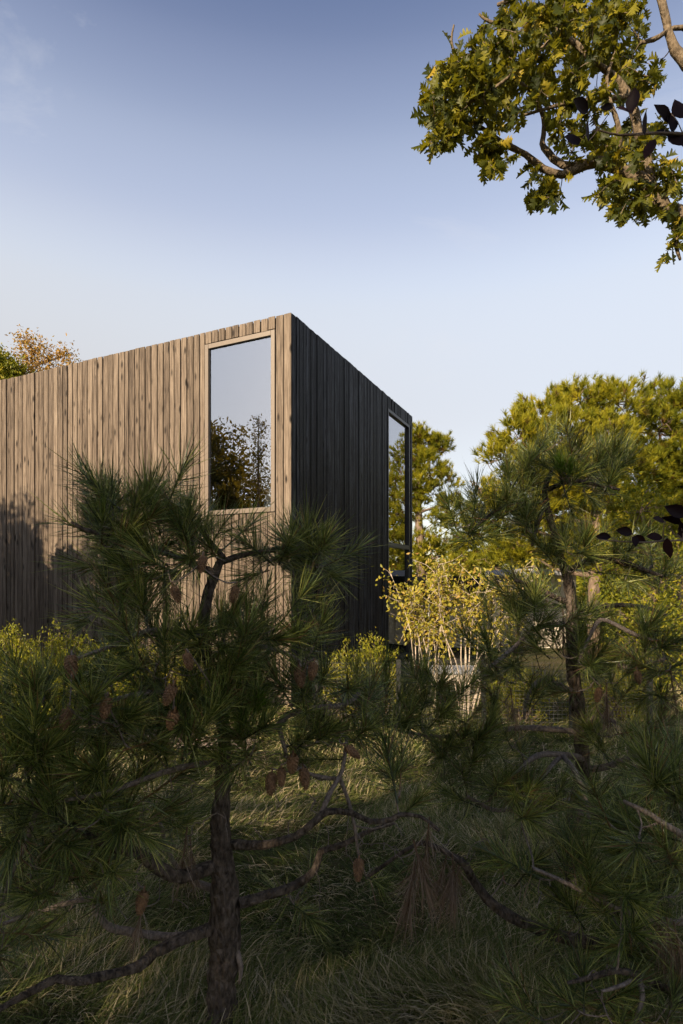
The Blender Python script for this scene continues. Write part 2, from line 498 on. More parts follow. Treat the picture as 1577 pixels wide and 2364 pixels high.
def board(parent, w, length, depth, mat, key, rng):
    k = (key, round(w, 3), round(length, 2))
    if k not in board_cache:
        b = MB().box(-w / 2, w / 2, -depth, 0, 0, length, 0.003)
        me = b.me('board'); me.materials.append(mat); board_cache[k] = me
    o = bpy.data.objects.new('board', board_cache[k])
    return link(o, parent)


def clad_front():
    rng = np.random.RandomState(5)
    wl_ = MB()
    T = 0.25
    # backing wall with the window opening
    wx0, wx1, wz0, wz1 = -1.68, -0.28, 3.10, 6.01
    wl_.box(-LEN, wx0, 0.006, T, 0, H_TOP - 0.02); wl_.box(wx1, -0.001, 0.006, T, 0, H_TOP - 0.02)
    wl_.box(wx0, wx1, 0.006, T, 0, wz0); wl_.box(wx0, wx1, 0.006, T, wz1, H_TOP - 0.02)
    wall = wl_.ob('wall', M['sheath'], house)
    wall['label'] = 'sunlit front wall of knotty brown vertical boards'
    x = 0.022
    widths = []
    xs = [(x, 0.14), ]
    # right of the window: two boards, then ten over the window, then the rest
    segs = []
    cur = 0.022
    for w in (0.150, 0.150): segs.append((cur - w, cur)); cur -= w
    for k in range(10): segs.append((cur - 0.1402, cur)); cur -= 0.1402
    while cur > -LEN:
        w = rng.choice([0.138, 0.138, 0.13, 0.112, 0.145]); segs.append((cur - w, cur)); cur -= w
    for i, (a, b) in enumerate(segs):
        c = (a + b) / 2; g = 0.018
        over = wx0 - 0.02 < c < wx1 + 0.01 and 2 <= i < 12
        for part in (('top', 'low') if over else ('full',)):
            if part == 'full': z0, z1 = 0.05, H_TOP
            elif part == 'top': z0, z1 = wz1 + 0.012, H_TOP
            else: z0, z1 = 0.05, wz0 - 0.012
            o = board(wall, (b - a) - g, z1 - z0, 0.022, M['wood'], 'w', rng)
            o.location = (c, rng.uniform(-0.004, 0.005), z0 + (rng.uniform(-0.006, 0.004) if part != 'low' else 0))
            o.rotation_euler = (rng.normal(0, 0.0006), 0, rng.normal(0, 0.008))
    # the framed window
    win = empty('window', (0, 0, 0), 0, house)
    win['label'] = 'tall framed window in the sunlit front wall'
    fw, y0, y1 = 0.078, -0.03, 0.12
    for nm, bx in (('frame', (wx0 + .004, wx0 + fw, y0, y1, wz0 + .004, wz1 - .004)), ('frame', (wx1 - fw, wx1 - .004, y0, y1, wz0 + .004, wz1 - .004)),
                   ('frame', (wx0 + fw + .001, wx1 - fw - .001, y0 + .002, y1, wz1 - fw, wz1 - .004)), ('sill', (wx0 + fw + .001, wx1 - fw - .001, y0 - 0.006, y1, wz0 + .004, wz0 + fw))):
        MB().box(*bx, 0.004).ob(nm, M['frame'], win)
    MB().box(wx0 + fw - .01, wx1 - fw + .01, 0.012, 0.017, wz0 + fw - .01, wz1 - fw + .01).ob('pane', M['glass'], win)
    # dark gaskets just inside the frame
    gk = 0.010
    for bx in ((wx0 + fw, wx0 + fw + gk, 0.0, 0.011, wz0 + fw, wz1 - fw), (wx1 - fw - gk, wx1 - fw, 0.0, 0.011, wz0 + fw, wz1 - fw),
               (wx0 + fw + gk, wx1 - fw - gk, 0.0, 0.011, wz1 - fw - gk, wz1 - fw), (wx0 + fw + gk, wx1 - fw - gk, 0.0, 0.011, wz0 + fw, wz0 + fw + gk)):
        MB().box(*bx).ob('gasket', M['frame_dark'], win)


def clad_side():
    rng = np.random.RandomState(8)
    T = 0.25
    y0, y1, z1 = 4.33, 5.93, 5.94
    b = MB()
    b.box(-T, -0.006, T + .001, y0, 0, H_TOP - 0.02)
    b.box(-T, -0.006, y1, DEP, 0, H_TOP - 0.02)
    b.box(-T, -0.006, y0, y1, z1, H_TOP - 0.02)
    wall = b.ob('wall', M['sheath'], house)
    wall['label'] = 'shaded side wall of narrow vertical boards with shade in their colour'
    cur = 0.003
    while cur < DEP:
        w = rng.choice([0.09, 0.075, 0.11, 0.13, 0.10]); e = min(cur + w, DEP + .02); c = (cur + e) / 2
        over = y0 - 0.01 < c < y1 + 0.03
        if e - cur < 0.04: break
        z0 = z1 + 0.012 if over else 0.05
        o = board(wall, (e - cur) - 0.010, H_TOP - z0, 0.022, M['wood_shaded'], 'c', rng)
        o.location = (rng.uniform(-0.006, 0.010), c, z0 + rng.uniform(-0.008, 0.004))
        o.rotation_euler = (0, 0, R(90) + rng.normal(0, 0.012))
        cur = e
    win = empty('window', (0, 0, 0), 0, house)
    win['label'] = 'tall dark-framed window at the far end of the shaded side wall'
    f = 0.075
    for bx in ((-0.12, 0.034, y0 + .004, y0 + .045, 0.1, z1 - .004), (-0.12, 0.034, y1 - f, y1 - .004, 0.1, z1 - .004),
               (-0.12, 0.032, y0 + .046, y1 - f - .001, z1 - f, z1 - .004), (-0.12, 0.032, y0 + .046, y1 - f - .001, 2.78, 2.88), (-0.12, 0.032, y0 + .046, y1 - f - .001, 0.1, 0.18)):
        MB().box(*bx).ob('frame', M['frame_dark'], win)
    for za, zb in ((0.17, 2.79), (2.87, z1 - f + .01)):
        MB().box(-0.03, -0.025, y0 + .04, y1 - f + .01, za, zb).ob('pane', M['glass'], win)


def house_shell():
    T = 0.25
    # rear wall with an opening, its unseen part widened to brighten the interior
    b = MB(); rx0, rx1, rz0, rz1 = -4.78, -0.7, 3.0, 5.80
    b.box(-LEN, rx0, DEP - T, DEP - .001, 0, H_TOP - .02); b.box(rx1, -T - .001, DEP - T, DEP - .001, 0, H_TOP - .02)
    b.box(rx0, rx1, DEP - T, DEP - .001, 0, rz0); b.box(rx0, rx1, DEP - T, DEP - .001, rz1, H_TOP - .02)
    w = b.ob('wall', M['wood_shaded'], house); w['label'] = 'rear wall with a window opening'
    b = MB(); b.box(-LEN, -LEN + T, T + .001, DEP - T - .001, 0, H_TOP - .02); b.ob('wall', M['wood_shaded'], house)
    win = empty('window', (0, 0, 0), 0, house); win['label'] = 'rear window partly seen through the tall front window, its unseen part widened'
    MB().box(rx0, rx1, DEP - .08, DEP - .075, rz0, rz1).ob('pane', M['glass'], win)
    for bx in ((rx0, rx0 + .05, DEP - .12, DEP - .05, rz0, rz1), (rx1 - .05, rx1, DEP - .12, DEP - .05, rz0, rz1)):
        MB().box(*bx).ob('frame', M['frame_dark'], win)
    # roof slab with skylight shaft
    sx0, sx1, sy0, sy1 = -1.32, -0.52, 0.62, 1.42
    zc, zr = 5.92, H_TOP - 0.06
    b = MB()
    b.box(-LEN + T + .001, sx0, T + .002, DEP - T - .002, zc + .02, zr); b.box(sx1, -T - .002, T + .002, DEP - T - .002, zc + .02, zr)
    b.box(sx0, sx1, T + .002, sy0, zc + .02, zr); b.box(sx0, sx1, sy1, DEP - T - .002, zc + .02, zr)
    roof = b.ob('roof', M['roof'], house)
    b = MB(); e = 0.02
    b.box(-LEN + T + .002, sx0, T + .003, DEP - T - .003, zc, zc + .018); b.box(sx1, -T - .003, T + .003, DEP - T - .003, zc, zc + .018)
    b.box(sx0, sx1, T + .003, sy0, zc, zc + .018); b.box(sx0, sx1, sy1, DEP - T - .003, zc, zc + .018)
    b.ob('ceiling', M['white'], house)
    b = MB()
    zt = zr + 0.30
    b.box(sx0 - .03, sx0 - .001, sy0 - .03, sy1 + .03, zr + .001, zt); b.box(sx1 + .001, sx1 + .03, sy0 - .03, sy1 + .03, zr + .001, zt)
    b.box(sx0, sx1, sy0 - .03, sy0 - .001, zr + .001, zt); b.box(sx0, sx1, sy1 + .001, sy1 + .03, zr + .001, zt)
    b.ob('skylight_curb', M['white'], roof)
    # beams under the ceiling
    for yy in (1.95, 3.1, 4.3):
        MB().box(-6.0, -T - .004, yy, yy + .12, zc - .14, zc - .001).ob('beam', M['white'], house)
    # inside faces
    b = MB(); b.box(-6.1, -6.0, T + .003, DEP - T - .003, 0.3, zc - .001); b.ob('partition', M['white'], house)
    MB().box(-6.0, rx0, DEP - T - .02, DEP - T - .002, 2.9, zc - .001).ob('lining', M['white'], house)
    MB().box(rx1, -T - .004, DEP - T - .02, DEP - T - .002, 2.9, zc - .001).ob('lining', M['white'], house)
    MB().box(-T - .02, -T - .002, 1.6, 4.33, 2.9, zc - .001).ob('lining', M['white'], house)
    MB().box(-LEN + T + .004, -T - .004, T + .004, DEP - T - .004, 2.76, 2.89).ob('floor', M['floor'], house)
    MB().box(-LEN + T + .004, -T - .004, T + .004, DEP - T - .004, 0.1, 0.2).ob('floor', M['floor'], house)
    # timber column behind the side window
    MB().box(-0.42, -0.16, 5.0, 5.30, 2.90, 4.35, 0.004).ob('column', M['ply'], house)
    MB().box(-0.42, -0.16, 5.0, 5.30, 0.2, 2.75, 0.004).ob('column', M['ply'], house)


clad_front(); clad_side(); house_shell()


# low rear building between the house and the pines
def rear_building():
    d = 15.2
    x0 = W(985, 0, d)[0]; x1 = W(1200, 0, d)[0]
    e = empty('rear_building', (x0, d, 0)); w = x1 - x0
    tag(e, 'low dark flat-roofed building with beige panels behind the yellow shrub', 'building')
    top = EYE + (HY - 1330) / F * d
    MB().box(0, w, 0.25, 5, 0, top - .42).ob('wall', M['sheath'], e)
    MB().box(-.05, w + .15, -0.35, 5.1, top - .40, top).ob('roof', M['sheath'], e)
    rng = np.random.RandomState(2)
    k = 0
    x = -0.05
    while x < w + .05:
        o = board(e, 0.132, 0.36, 0.02, M['wood_shaded'], 'r', rng); o.location = (x + .07, -0.352, top - .38); x += 0.138
    for a, b_ in ((0.62, 1.0), (1.02, 1.40), (1.42, 1.8)):
        MB().box(a * 1.0, b_, 0.19, 0.246, 0.15, top - .45).ob('panel', M['beige'], e)
    for a in (0.05, 0.30, 2.1):
        MB().box(a, a + .2, 0.12, 0.246, 0, top - .43).ob('post', M['wood_shaded'], e)
    MB().box(1.85, 2.05, 0.2, .246, .1, top - .5).ob('panel', M['pale'], e)
    # pale volume to the right, half hidden by the pines
    x2 = W(1200, 0, 16.5)[0]; x3 = W(1330, 0, 16.5)[0]
    e2 = empty('pale_outbuilding', (x2, 16.5, 0))
    tag(e2, 'small pale rendered outbuilding glimpsed behind the right pine', 'building')
    MB().box(0, x3 - x2, 0, 3, 0, 2.15).ob('wall', M['pale'], e2)
    MB().box(-.2, x3 - x2 + .2, -.25, 3.2, 2.151, 2.34).ob('roof', M['stone'], e2)


rear_building()


def terrace_things():
    # stone bench / terrace edge
    d = 11.0
    p0 = W(995, 1555, d); p1 = W(1112, 1555, d)
    e = empty('stone_bench', (p0[0], d, 0)); w = p1[0] - p0[0]
    tag(e, 'low pale stone bench behind the wire fence', 'bench')
    z = EYE - (1548 - HY) / F * d
    MB().box(0, w, 0, 0.7, z - .07, z).ob('seat', M['stone'], e)
    MB().box(0.03, w - .02, 0.05, 0.6, 0, z - .072).ob('base', M['pale'], e)
    MB().box(0.05, w - .1, 0.72, 0.76, z + .05, z + .13).ob('backrest', M['sheath'], e)
    # downpipe
    q = W(990, 1390, 9.6)
    b = MB(); b.tube([(q[0], 9.6, 0.0), (q[0], 9.6, 1.0), (q[0], 9.6, EYE - (1385 - HY) / F * 9.6)], 0.016, 10)
    o = b.ob('steel_pole', M['steel'])
    tag(o, 'slim galvanised steel pole standing among the yellow shrub stems', 'pole')
    # wire fence
    d = 7.2
    e = empty('wire_fence', (0, d, 0)); tag(e, 'low wire mesh fence on dark square posts crossing the garden', 'fence')
    xs = [W(x, 0, d)[0] for x in (730, 920, 1117, 1320, 1500)]
    zt = EYE - (1528 - HY) / F * d
    for x in xs:
        MB().box(x - .028, x + .028, -.028, .028, 0, zt + .03).ob('post', M['post'], e)
    b = MB()
    for k in range(18):
        z = 0.06 + k * (zt - .08) / 17
        b.tube([(xs[0], 0.03, z), (xs[-1], 0.03, z)], 0.0016, 4, cap=False)
    x = xs[0]
    while x < xs[-1]:
        b.tube([(x, 0.033, 0.05), (x, 0.033, zt)], 0.0014, 4, cap=False); x += 0.055
    o = b.ob('wire_mesh', M['wire'], e); o['kind'] = 'stuff'


terrace_things()


# ------------------------------------------------------------------ skeleton growth shared by pines, oak, beech
class Tree:
    def __init__(s, name, base, seed):
        s.rng = np.random.RandomState(seed)
        s.base = np.array(base, float)
        s.e = empty(name, tuple(base))
        s.pts = []          # skeleton points
        s.rad = []
        s.tw = MB()
        s.ends = []

    def limb(s, name, rows, mat, step=0.05, sides=10, wob=0.12, bump=0.10):
        sp = spline(rows, step)
        n = len(sp)
        w = s.rng.normal(0, 1, (n, 3))
        for _ in range(2): w = (w + np.roll(w, 1, 0) + np.roll(w, -1, 0)) / 3
        p = sp[:, :3] + w * (sp[:, 3:4] * wob)
        b = MB(); b.tube(p - s.base, sp[:, 3], sides, bump, s.rng)
        o = b.ob(name, mat, s.e, True)
        s.pts.append(sp[:, :3]); s.rad.append(sp[:, 3])
        return o

    def grow(s, targets, maxlen=0.9, tip_r=0.0028, k_r=0.006, sag=0.15, up=0.35, skip=None):
        """join every target to the nearest part of the skeleton by a curved twig; returns (tip, dir)"""
        P = np.concatenate(s.pts); Rr = np.concatenate(s.rad)
        T = np.asarray(targets, float)
        left = list(range(len(T)))
        out = [None] * len(T)
        dmin = np.array([np.min(np.sum((P - t) ** 2, 1)) for t in T])
        order = np.argsort(dmin)
        for i in order:
            t = T[i]
            d = t - P
            dist = np.sqrt(np.sum(d * d, 1)) + 1e-6
            # prefer to leave from below / behind
            cost = dist + 0.25 * np.maximum(0, -d[:, 2])
            j = int(np.argmin(cost)); L = dist[j]
            a = P[j]
            dirv = (t - a) / L
            side = np.cross(dirv, (0, 0, 1)) * s.rng.normal(0, 0.12)
            m1 = a + (t - a) * 0.35 + np.array([0, 0, -sag * L]) + side * L + s.rng.normal(0, 0.03, 3) * L
            m2 = a + (t - a) * 0.75 + np.array([0, 0, -sag * 0.7 * L]) + side * L * .7 + s.rng.normal(0, 0.02, 3) * L
            r0 = min(Rr[j] * 0.8, tip_r + k_r * L)
            sp = spline([(*a, r0), (*m1, (r0 + tip_r) / 2), (*m2, tip_r * 1.1), (*t, tip_r)], max(0.03, L / 8))
            s.tw.tube(sp[:, :3] - s.base, sp[:, 3], 5, 0.12, s.rng)
            P = np.vstack([P, sp[2:-1, :3]]); Rr = np.concatenate([Rr, sp[2:-1, 3]])
            tip = unit(sp[-1, :3] - sp[-2, :3] + 1e-6)
            tip = unit(tip * 0.8 + np.array([0, 0, up]) + s.rng.normal(0, 0.22, 3))
            out[i] = (t, tip)
        s.pts = [P]; s.rad = [Rr]
        return out

    def twigs(s, mat, name='twigs'):
        if s.tw.n:
            o = s.tw.ob(name, mat, s.e, True); o['kind'] = 'stuff'


def ellipses(rng, specs):
    """specs rows: px, py, rx, ry, d0, d1, n -> world points"""
    out = []
    for px, py, rx, ry, d0, d1, n in specs:
        for _ in range(n):
            r = math.sqrt(rng.uniform()); a = rng.uniform(0, 2 * math.pi)
            out.append(W(px + rx * r * math.cos(a), py + ry * r * math.sin(a), rng.uniform(d0, d1)))
    return out


def rows(lst, dmul=1.0):
    """(px,py,d,r_px) -> world rows with radius in metres"""
    return [(*W(a, b, c), r * c / F) for a, b, c, r in lst]


# ------------------------------------------------------------------ needle tufts and cones
def tuft_mesh(name, seed, n, shoot, lmin, lmax, a0, a1, width, droop, mat, lop=0.0):
    r = np.random.RandomState(seed)
    t = r.uniform(0, 1, n) ** 0.8
    base = np.stack([r.normal(0, 0.002, n), r.normal(0, 0.002, n), t * shoot], 1)
    phi = r.uniform(0, 2 * math.pi, n)
    phi = phi + lop * np.sin(phi)
    ang = np.radians(a1 + (a0 - a1) * t + r.normal(0, 11, n))
    ang = np.clip(ang, 0.03, 2.2)
    d = np.stack([np.sin(ang) * np.cos(phi), np.sin(ang) * np.sin(phi), np.cos(ang)], 1)
    L = r.uniform(lmin, lmax, n) * (0.85 + 0.15 * t)
    bend = unit(r.normal(size=(n, 3))) * 0.20 + np.array([0, 0, 0.10])
    side = unit(np.cross(d, r.normal(size=(n, 3))))
    w = width * r.uniform(0.75, 1.25, n)[:, None]
    p0 = base; p1 = base + d * (L * 0.5)[:, None] + bend * (L * 0.22)[:, None] * droop
    p2 = base + d * (L * 0.98)[:, None] + bend * (L * 0.9)[:, None] * droop
    v = np.stack([p0 - side * w * .4, p0 + side * w * .4, p1 - side * w * .5, p1 + side * w * .5, p2], 1).reshape(-1, 3)
    k = np.arange(n)[:, None] * 5
    q = k + np.array([0, 1, 3, 2]); tr = k + np.array([2, 3, 4])
    av = np.clip(r.normal(0.46, 0.3, n), 0.12, 1); av = np.where(r.uniform(size=n) < .06, -0.5, av); at = np.repeat(av, 5)
    b = MB(); b.add(v, tr, q, at)
    b.tube([(0, 0, -0.03), (0, 0, shoot * .5), (0, 0, shoot)], [0.0035, 0.003, 0.002], 5, a=0.1)
    me = b.me(name); me.materials.append(mat)
    return me


_tr = np.random.RandomState(99)
TUFTS = [tuft_mesh('needle_tuft', 100 + i, int(_tr.uniform(75, 140)), [0.06, 0.11, 0.17][i % 3], _tr.uniform(.08, .11), _tr.uniform(.15, .20), [8, 14, 22][i % 3], _tr.uniform(62, 100), 0.0027, _tr.uniform(.7, 1.15), M['needle'], _tr.uniform(0, .8) if i % 3 else 0.0) for i in range(15)]
TUFTS_NEW = [tuft_mesh('needle_tuft', 150 + i, 110, 0.05, 0.07, 0.11, 5, 60, 0.0018, 0.6, M['needle_new']) for i in range(2)]
TUFTS_DEAD = [tuft_mesh('dead_needle_tuft', 170 + i, 90, 0.12, 0.10, 0.18, 5, 40, 0.0018, 0.8, M['needle_dead']) for i in range(3)]


def cone_mesh(seed):
    r = np.random.RandomState(seed)
    b = MB(); Lc, Rc = 0.080, 0.0195
    prof = lambda u: Rc * (math.sin(math.pi * min(1, (u * 0.86 + 0.14)) ** 0.75) ** 0.7 + 0.05)
    core = [(0, 0, -Lc * u) for u in np.linspace(0, 1, 9)]
    b.tube(core, [prof(u) * 0.82 for u in np.linspace(0, 1, 9)], 10, a=0.1)
    N = 84
    for k in range(N):
        u = 0.03 + 0.95 * k / N; a = k * 2.39996 + r.normal(0, .05)
        rr = prof(u); s = 0.0062 * (0.55 + 0.6 * math.sin(math.pi * u))
        c, sn = math.cos(a), math.sin(a)
        out = np.array([c, sn, 0]); tan = np.array([-sn, c, 0]); dn = np.array([0, 0, -1.0])
        ctr = out * rr * 0.86 + dn * Lc * u
        v = [ctr - tan * s + out * .001, ctr + dn * -s * 0.7 + out * 0.0005, ctr + tan * s + out * .001, ctr + dn * s * 1.1 + out * .004, ctr + out * 0.0055 + dn * s * 0.35]
        b.add(v, [(0, 1, 4), (1, 2, 4), (2, 3, 4), (3, 0, 4)], None, 0.3 + 0.5 * r.uniform())
    b.tube([(0, 0, 0.02), (0, 0, 0.01), (0, 0, -0.002)], [0.003, 0.003, 0.004], 5, a=0.05)
    me = b.me('pine_cone', False); me.materials.append(M['cone'])
    return me


CONES = [cone_mesh(1), cone_mesh(2)]


def place(me, name, parent, pos, direction, rng, scale=1.0, base=None, face=None):
    o = bpy.data.objects.new(name, me)
    d = unit(direction)[None]
    Rm = frames(d, rng)[0]
    if face is not None:
        yv = unit(np.asarray(face, float) + rng.normal(0, .55, 3)); xv = unit(np.cross(yv, d[0])); Rm = np.stack([xv, np.cross(d[0], xv), d[0]], -1)
    mt = Matrix([[*Rm[0], 0], [*Rm[1], 0], [*Rm[2], 0], [0, 0, 0, 1]])
    o.rotation_euler = mt.to_euler()
    o.scale = (scale, scale, scale)
    o.location = tuple(np.asarray(pos) - base)
    return link(o, parent)


def finish_pine(t, label, specs, stars=(), new=(), dead=(), cones=(), bare=(), group='young pines in the garden', scale=1.0, up=0.35):
    tag(t.e, label, 'pine tree', group)
    tg = ellipses(t.rng, specs)
    nn = len(tg)
    star_pts = [W(a, b, d) for a, b, d in stars]
    new_pts = [W(a, b, d) for a, b, d in new]
    dead_pts = [W(a, b, d) for a, b, d in dead]
    res = t.grow(tg + star_pts + new_pts, up=up)
    for k, (p, d) in enumerate(res):
        if k < nn:
            me = TUFTS[t.rng.randint(15)]; sc = scale * t.rng.uniform(0.85, 1.2)
        elif k < nn + len(star_pts):
            me = TUFTS[[0, 3, 6][k % 3]]; d = unit(np.array([0.0, -1.0, 0.15]) + t.rng.normal(0, 0.25, 3)); sc = scale * 1.15
        else:
            me = TUFTS_NEW[k % 2]; sc = scale; d = unit(d + np.array([0, -.5, .2]))
        place(me, 'needle_tuft', t.e, p, d, t.rng, sc, t.base)
    if len(bare):
        t.grow(ellipses(t.rng, bare), up=0, tip_r=0.0016, k_r=0.007, sag=-0.22)
    if dead_pts:
        for p, d in t.grow(dead_pts, up=-1.2):
            place(TUFTS_DEAD[t.rng.randint(3)], 'dead_needle_tuft', t.e, p, unit(d * .5 + np.array([0, 0, -0.9])), t.rng, scale * t.rng.uniform(.9, 1.2), t.base)
    if len(cones):
        cp = [W(a, b, d - 0.14) + np.array([0, 0, 0.04]) for a, b, d in cones]
        for p, d in t.grow(cp, up=0.0, k_r=0.004):
            place(CONES[t.rng.randint(2)], 'pine_cone', t.e, p - np.array([0, 0, .015]), unit(np.array([0, 0, 1.0]) + t.rng.normal(0, .3, 3)), t.rng, t.rng.uniform(.75, 1.0), t.base)
    t.twigs(M['twig'])


# ------------------------------------------------------------------ front pine
def front_pine():
    b = W(515, 2364, 2.2); b[2] = ground_z(b[0], b[1]) - 0.05
    t = Tree('pine_tree', b, 21)
    base_px = HY + (EYE - b[2]) * F / 2.2
    t.limb('trunk', rows([(508, base_px, 2.2, 42), (513, 2364, 2.2, 35), (516, 2250, 2.2, 32), (520, 2140, 2.2, 34), (514, 2010, 2.2, 27), (508, 1900, 2.2, 21), (514, 1800, 2.2, 18), (520, 1700, 2.2, 15), (500, 1590, 2.22, 14), (470, 1480, 2.25, 13), (475, 1400, 2.27, 12.5), (492, 1335, 2.3, 11), (512, 1290, 2.3, 8)]), M['bark'], 0.03, 14, 0.16, 0.16)
    br = lambda l: t.limb('branch', rows(l), M['twig'] if max(q_[3] for q_ in l) <= 10 and min(q_[1] for q_ in l) > 1400 else M['bark'], 0.035, 9, 0.25, 0.14)
    br([(500, 1325, 2.3, 9), (420, 1290, 2.25, 8), (330, 1262, 2.2, 7), (255, 1240, 2.15, 6), (195, 1222, 2.1, 5), (165, 1205, 2.1, 3)])
    br([(505, 1300, 2.3, 8), (560, 1282, 2.35, 7), (620, 1272, 2.4, 6), (690, 1258, 2.45, 5), (740, 1240, 2.45, 3.5)])
    br([(515, 1290, 2.3, 7), (470, 1230, 2.35, 5), (420, 1180, 2.35, 4), (380, 1150, 2.35, 3)])
    br([(330, 1262, 2.2, 5), (310, 1200, 2.25, 4), (290, 1150, 2.25, 3)])
    br([(472, 1470, 2.25, 8), (400, 1455, 2.15, 7), (330, 1460, 2.1, 6), (260, 1490, 2.05, 5), (180, 1520, 2.0, 4)])
    br([(480, 1520, 2.25, 8), (560, 1490, 2.2, 6), (640, 1500, 2.2, 5), (700, 1530, 2.2, 4)])
    br([(510, 1620, 2.22, 8), (430, 1600, 2.1, 7), (330, 1600, 2.0, 6), (230, 1625, 1.95, 5), (120, 1660, 1.9, 4)])
    br([(508, 2002, 2.2, 17), (423, 2022, 2.1, 16), (357, 1997, 2.05, 14), (316, 1966, 2.0, 12), (255, 1956, 2.0, 10), (214, 1935, 1.95, 8), (150, 1890, 1.95, 7), (97, 1870, 1.9, 5)])
    br([(500, 2140, 2.2, 16), (439, 2160, 2.15, 14), (357, 2196, 2.1, 13), (316, 2231, 2.05, 12), (184, 2267, 1.95, 10), (133, 2262, 1.95, 9), (51, 2298, 1.9, 8), (-20, 2340, 1.85, 6)])
    br([(439, 2160, 2.15, 10), (357, 2160, 2.2, 9), (275, 2145, 2.2, 9), (245, 2134, 2.2, 8), (219, 2099, 2.2, 8), (219, 2078, 2.2, 7), (168, 2083, 2.15, 6), (66, 2114, 2.1, 5), (-20, 2140, 2.1, 4)])
    br([(533, 1951, 2.2, 11), (612, 1948, 2.15, 10), (683, 1930, 2.1, 9), (734, 1890, 2.1, 8), (755, 1874, 2.1, 8), (813, 1877, 2.1, 7), (855, 1896, 2.05, 6.5), (903, 1890, 2.05, 6), (924, 1880, 2.05, 5), (971, 1885, 2.05, 4.5), (1014, 1917, 2.05, 3.5)])
    br([(734, 1890, 2.1, 7), (765, 1823, 2.15, 6), (790, 1780, 2.2, 5), (800, 1700, 2.25, 4)])
    br([(784, 1797, 2.2, 4), (750, 1796, 2.2, 5), (704, 1782, 2.15, 4), (680, 1765, 2.15, 3)])
    br([(784, 1795, 2.2, 5), (805, 1850, 2.2, 4.5), (818, 1906, 2.2, 4), (829, 1985, 2.2, 3)])
    br([(551, 2088, 2.2, 12), (612, 2068, 2.25, 11), (683, 2043, 2.3, 10), (729, 2007, 2.3, 9), (740, 1966, 2.3, 8), (781, 1954, 2.3, 7), (850, 1920, 2.35, 5), (910, 1900, 2.4, 4)])
    br([(512, 1700, 2.2, 9), (580, 1690, 2.2, 8), (640, 1675, 2.2, 8), (663, 1650, 2.2, 7.5), (714, 1637, 2.2, 7), (795, 1628, 2.25, 6), (830, 1600, 2.3, 5)])
    br([(643, 1675, 2.2, 6), (655, 1720, 2.2, 5), (663, 1752, 2.2, 4)])
    br([(505, 1760, 2.2, 8), (420, 1770, 2.1, 7), (330, 1800, 2.0, 6), (240, 1830, 1.9, 5), (120, 1850, 1.85, 4), (40, 1840, 1.8, 3)])
    br([(184, 1711, 1.95, 4), (153, 1701, 1.95, 4.5), (127, 1706, 1.95, 5), (97, 1731, 1.95, 5), (60, 1790, 1.9, 4)])
    br([(97, 1870, 1.9, 6), (82, 1880, 1.9, 6), (61, 1951, 1.9, 5.5), (31, 2012, 1.9, 5), (10, 2068, 1.9, 4), (-10, 2120, 1.9, 3)])
    br([(505, 2060, 2.2, 9), (460, 2040, 2.28, 8), (420, 2015, 2.35, 6), (385, 1960, 2.4, 5), (370, 1900, 2.4, 4)])
    br([(540, 2180, 2.2, 7), (556, 2230, 2.18, 6), (552, 2270, 2.18, 3)])
    specs = [
        # crown
        (315, 1190, 80, 40, 2.05, 2.4, 15), (410, 1225, 60, 40, 2.15, 2.5, 10), (255, 1250, 45, 25, 2.05, 2.3, 11), (470, 1270, 50, 35, 2.2, 2.5, 9),
        (330, 1310, 90, 22, 2.0, 2.35, 11), (690, 1285, 50, 35, 2.3, 2.6, 9), (725, 1330, 45, 35, 2.3, 2.6, 8), (600, 1310, 50, 25, 2.3, 2.55, 4),
        # mid
        (290, 1430, 80, 35, 2.05, 2.3, 9), (400, 1490, 90, 40, 2.05, 2.35, 10), (580, 1470, 80, 40, 2.1, 2.4, 11), (680, 1490, 50, 40, 2.1, 2.4, 6),
        (110, 1640, 100, 35, 1.85, 2.15, 10), (330, 1580, 100, 45, 1.9, 2.25, 11), (520, 1590, 80, 50, 2.1, 2.35, 9), (690, 1590, 60, 40, 2.15, 2.4, 5),
        (60, 1740, 70, 40, 1.75, 2.05, 7), (240, 1700, 100, 50, 1.8, 2.1, 10), (430, 1690, 60, 30, 2.0, 2.2, 5), (560, 1680, 50, 30, 2.0, 2.2, 5),
        (50, 1820, 60, 70, 1.75, 2.0, 9), (220, 1840, 110, 60, 1.8, 2.1, 12), (130, 1950, 120, 60, 1.8, 2.2, 11), (280, 1980, 60, 50, 2.0, 2.3, 4), (60, 2070, 70, 50, 1.9, 2.2, 7), (200, 2070, 60, 50, 2.1, 2.3, 4), (20, 2190, 40, 50, 1.85, 2.1, 4),
        (790, 1640, 60, 50, 2.2, 2.45, 8), (800, 1720, 50, 40, 2.2, 2.4, 5), (690, 1770, 40, 20, 2.1, 2.3, 2), (940, 1860, 40, 40, 2.0, 2.3, 3),
        (400, 1740, 90, 50, 1.9, 2.15, 9), (540, 1730, 60, 40, 2.0, 2.15, 5), (330, 1900, 90, 60, 1.9, 2.2, 8), (150, 2020, 110, 60, 1.85, 2.1, 7), (700, 1680, 60, 50, 2.1, 2.3, 5), (60, 1900, 70, 60, 1.8, 2.0, 5), (505, 1560, 55, 50, 1.98, 2.12, 6), (500, 1650, 40, 40, 1.98, 2.12, 4), (640, 2090, 40, 20, 2.25, 2.35, 1), (700, 2080, 40, 30, 2.25, 2.4, 2), (400, 1880, 30, 40, 2.2, 2.4, 2), (830, 2020, 20, 15, 2.2, 2.3, 1),
    ]
    stars = [(97, 1664, 1.85), (240, 1780, 1.85), (432, 1658, 1.95), (506, 1492, 2.05), (612, 1476, 2.1), (450, 1290, 2.1), (330, 1545, 1.95), (15, 1795, 1.75), (690, 1480, 2.15), (800, 1590, 2.2)]
    new = [(565, 1665, 2.05), (585, 1650, 2.05), (545, 1690, 2.05)]
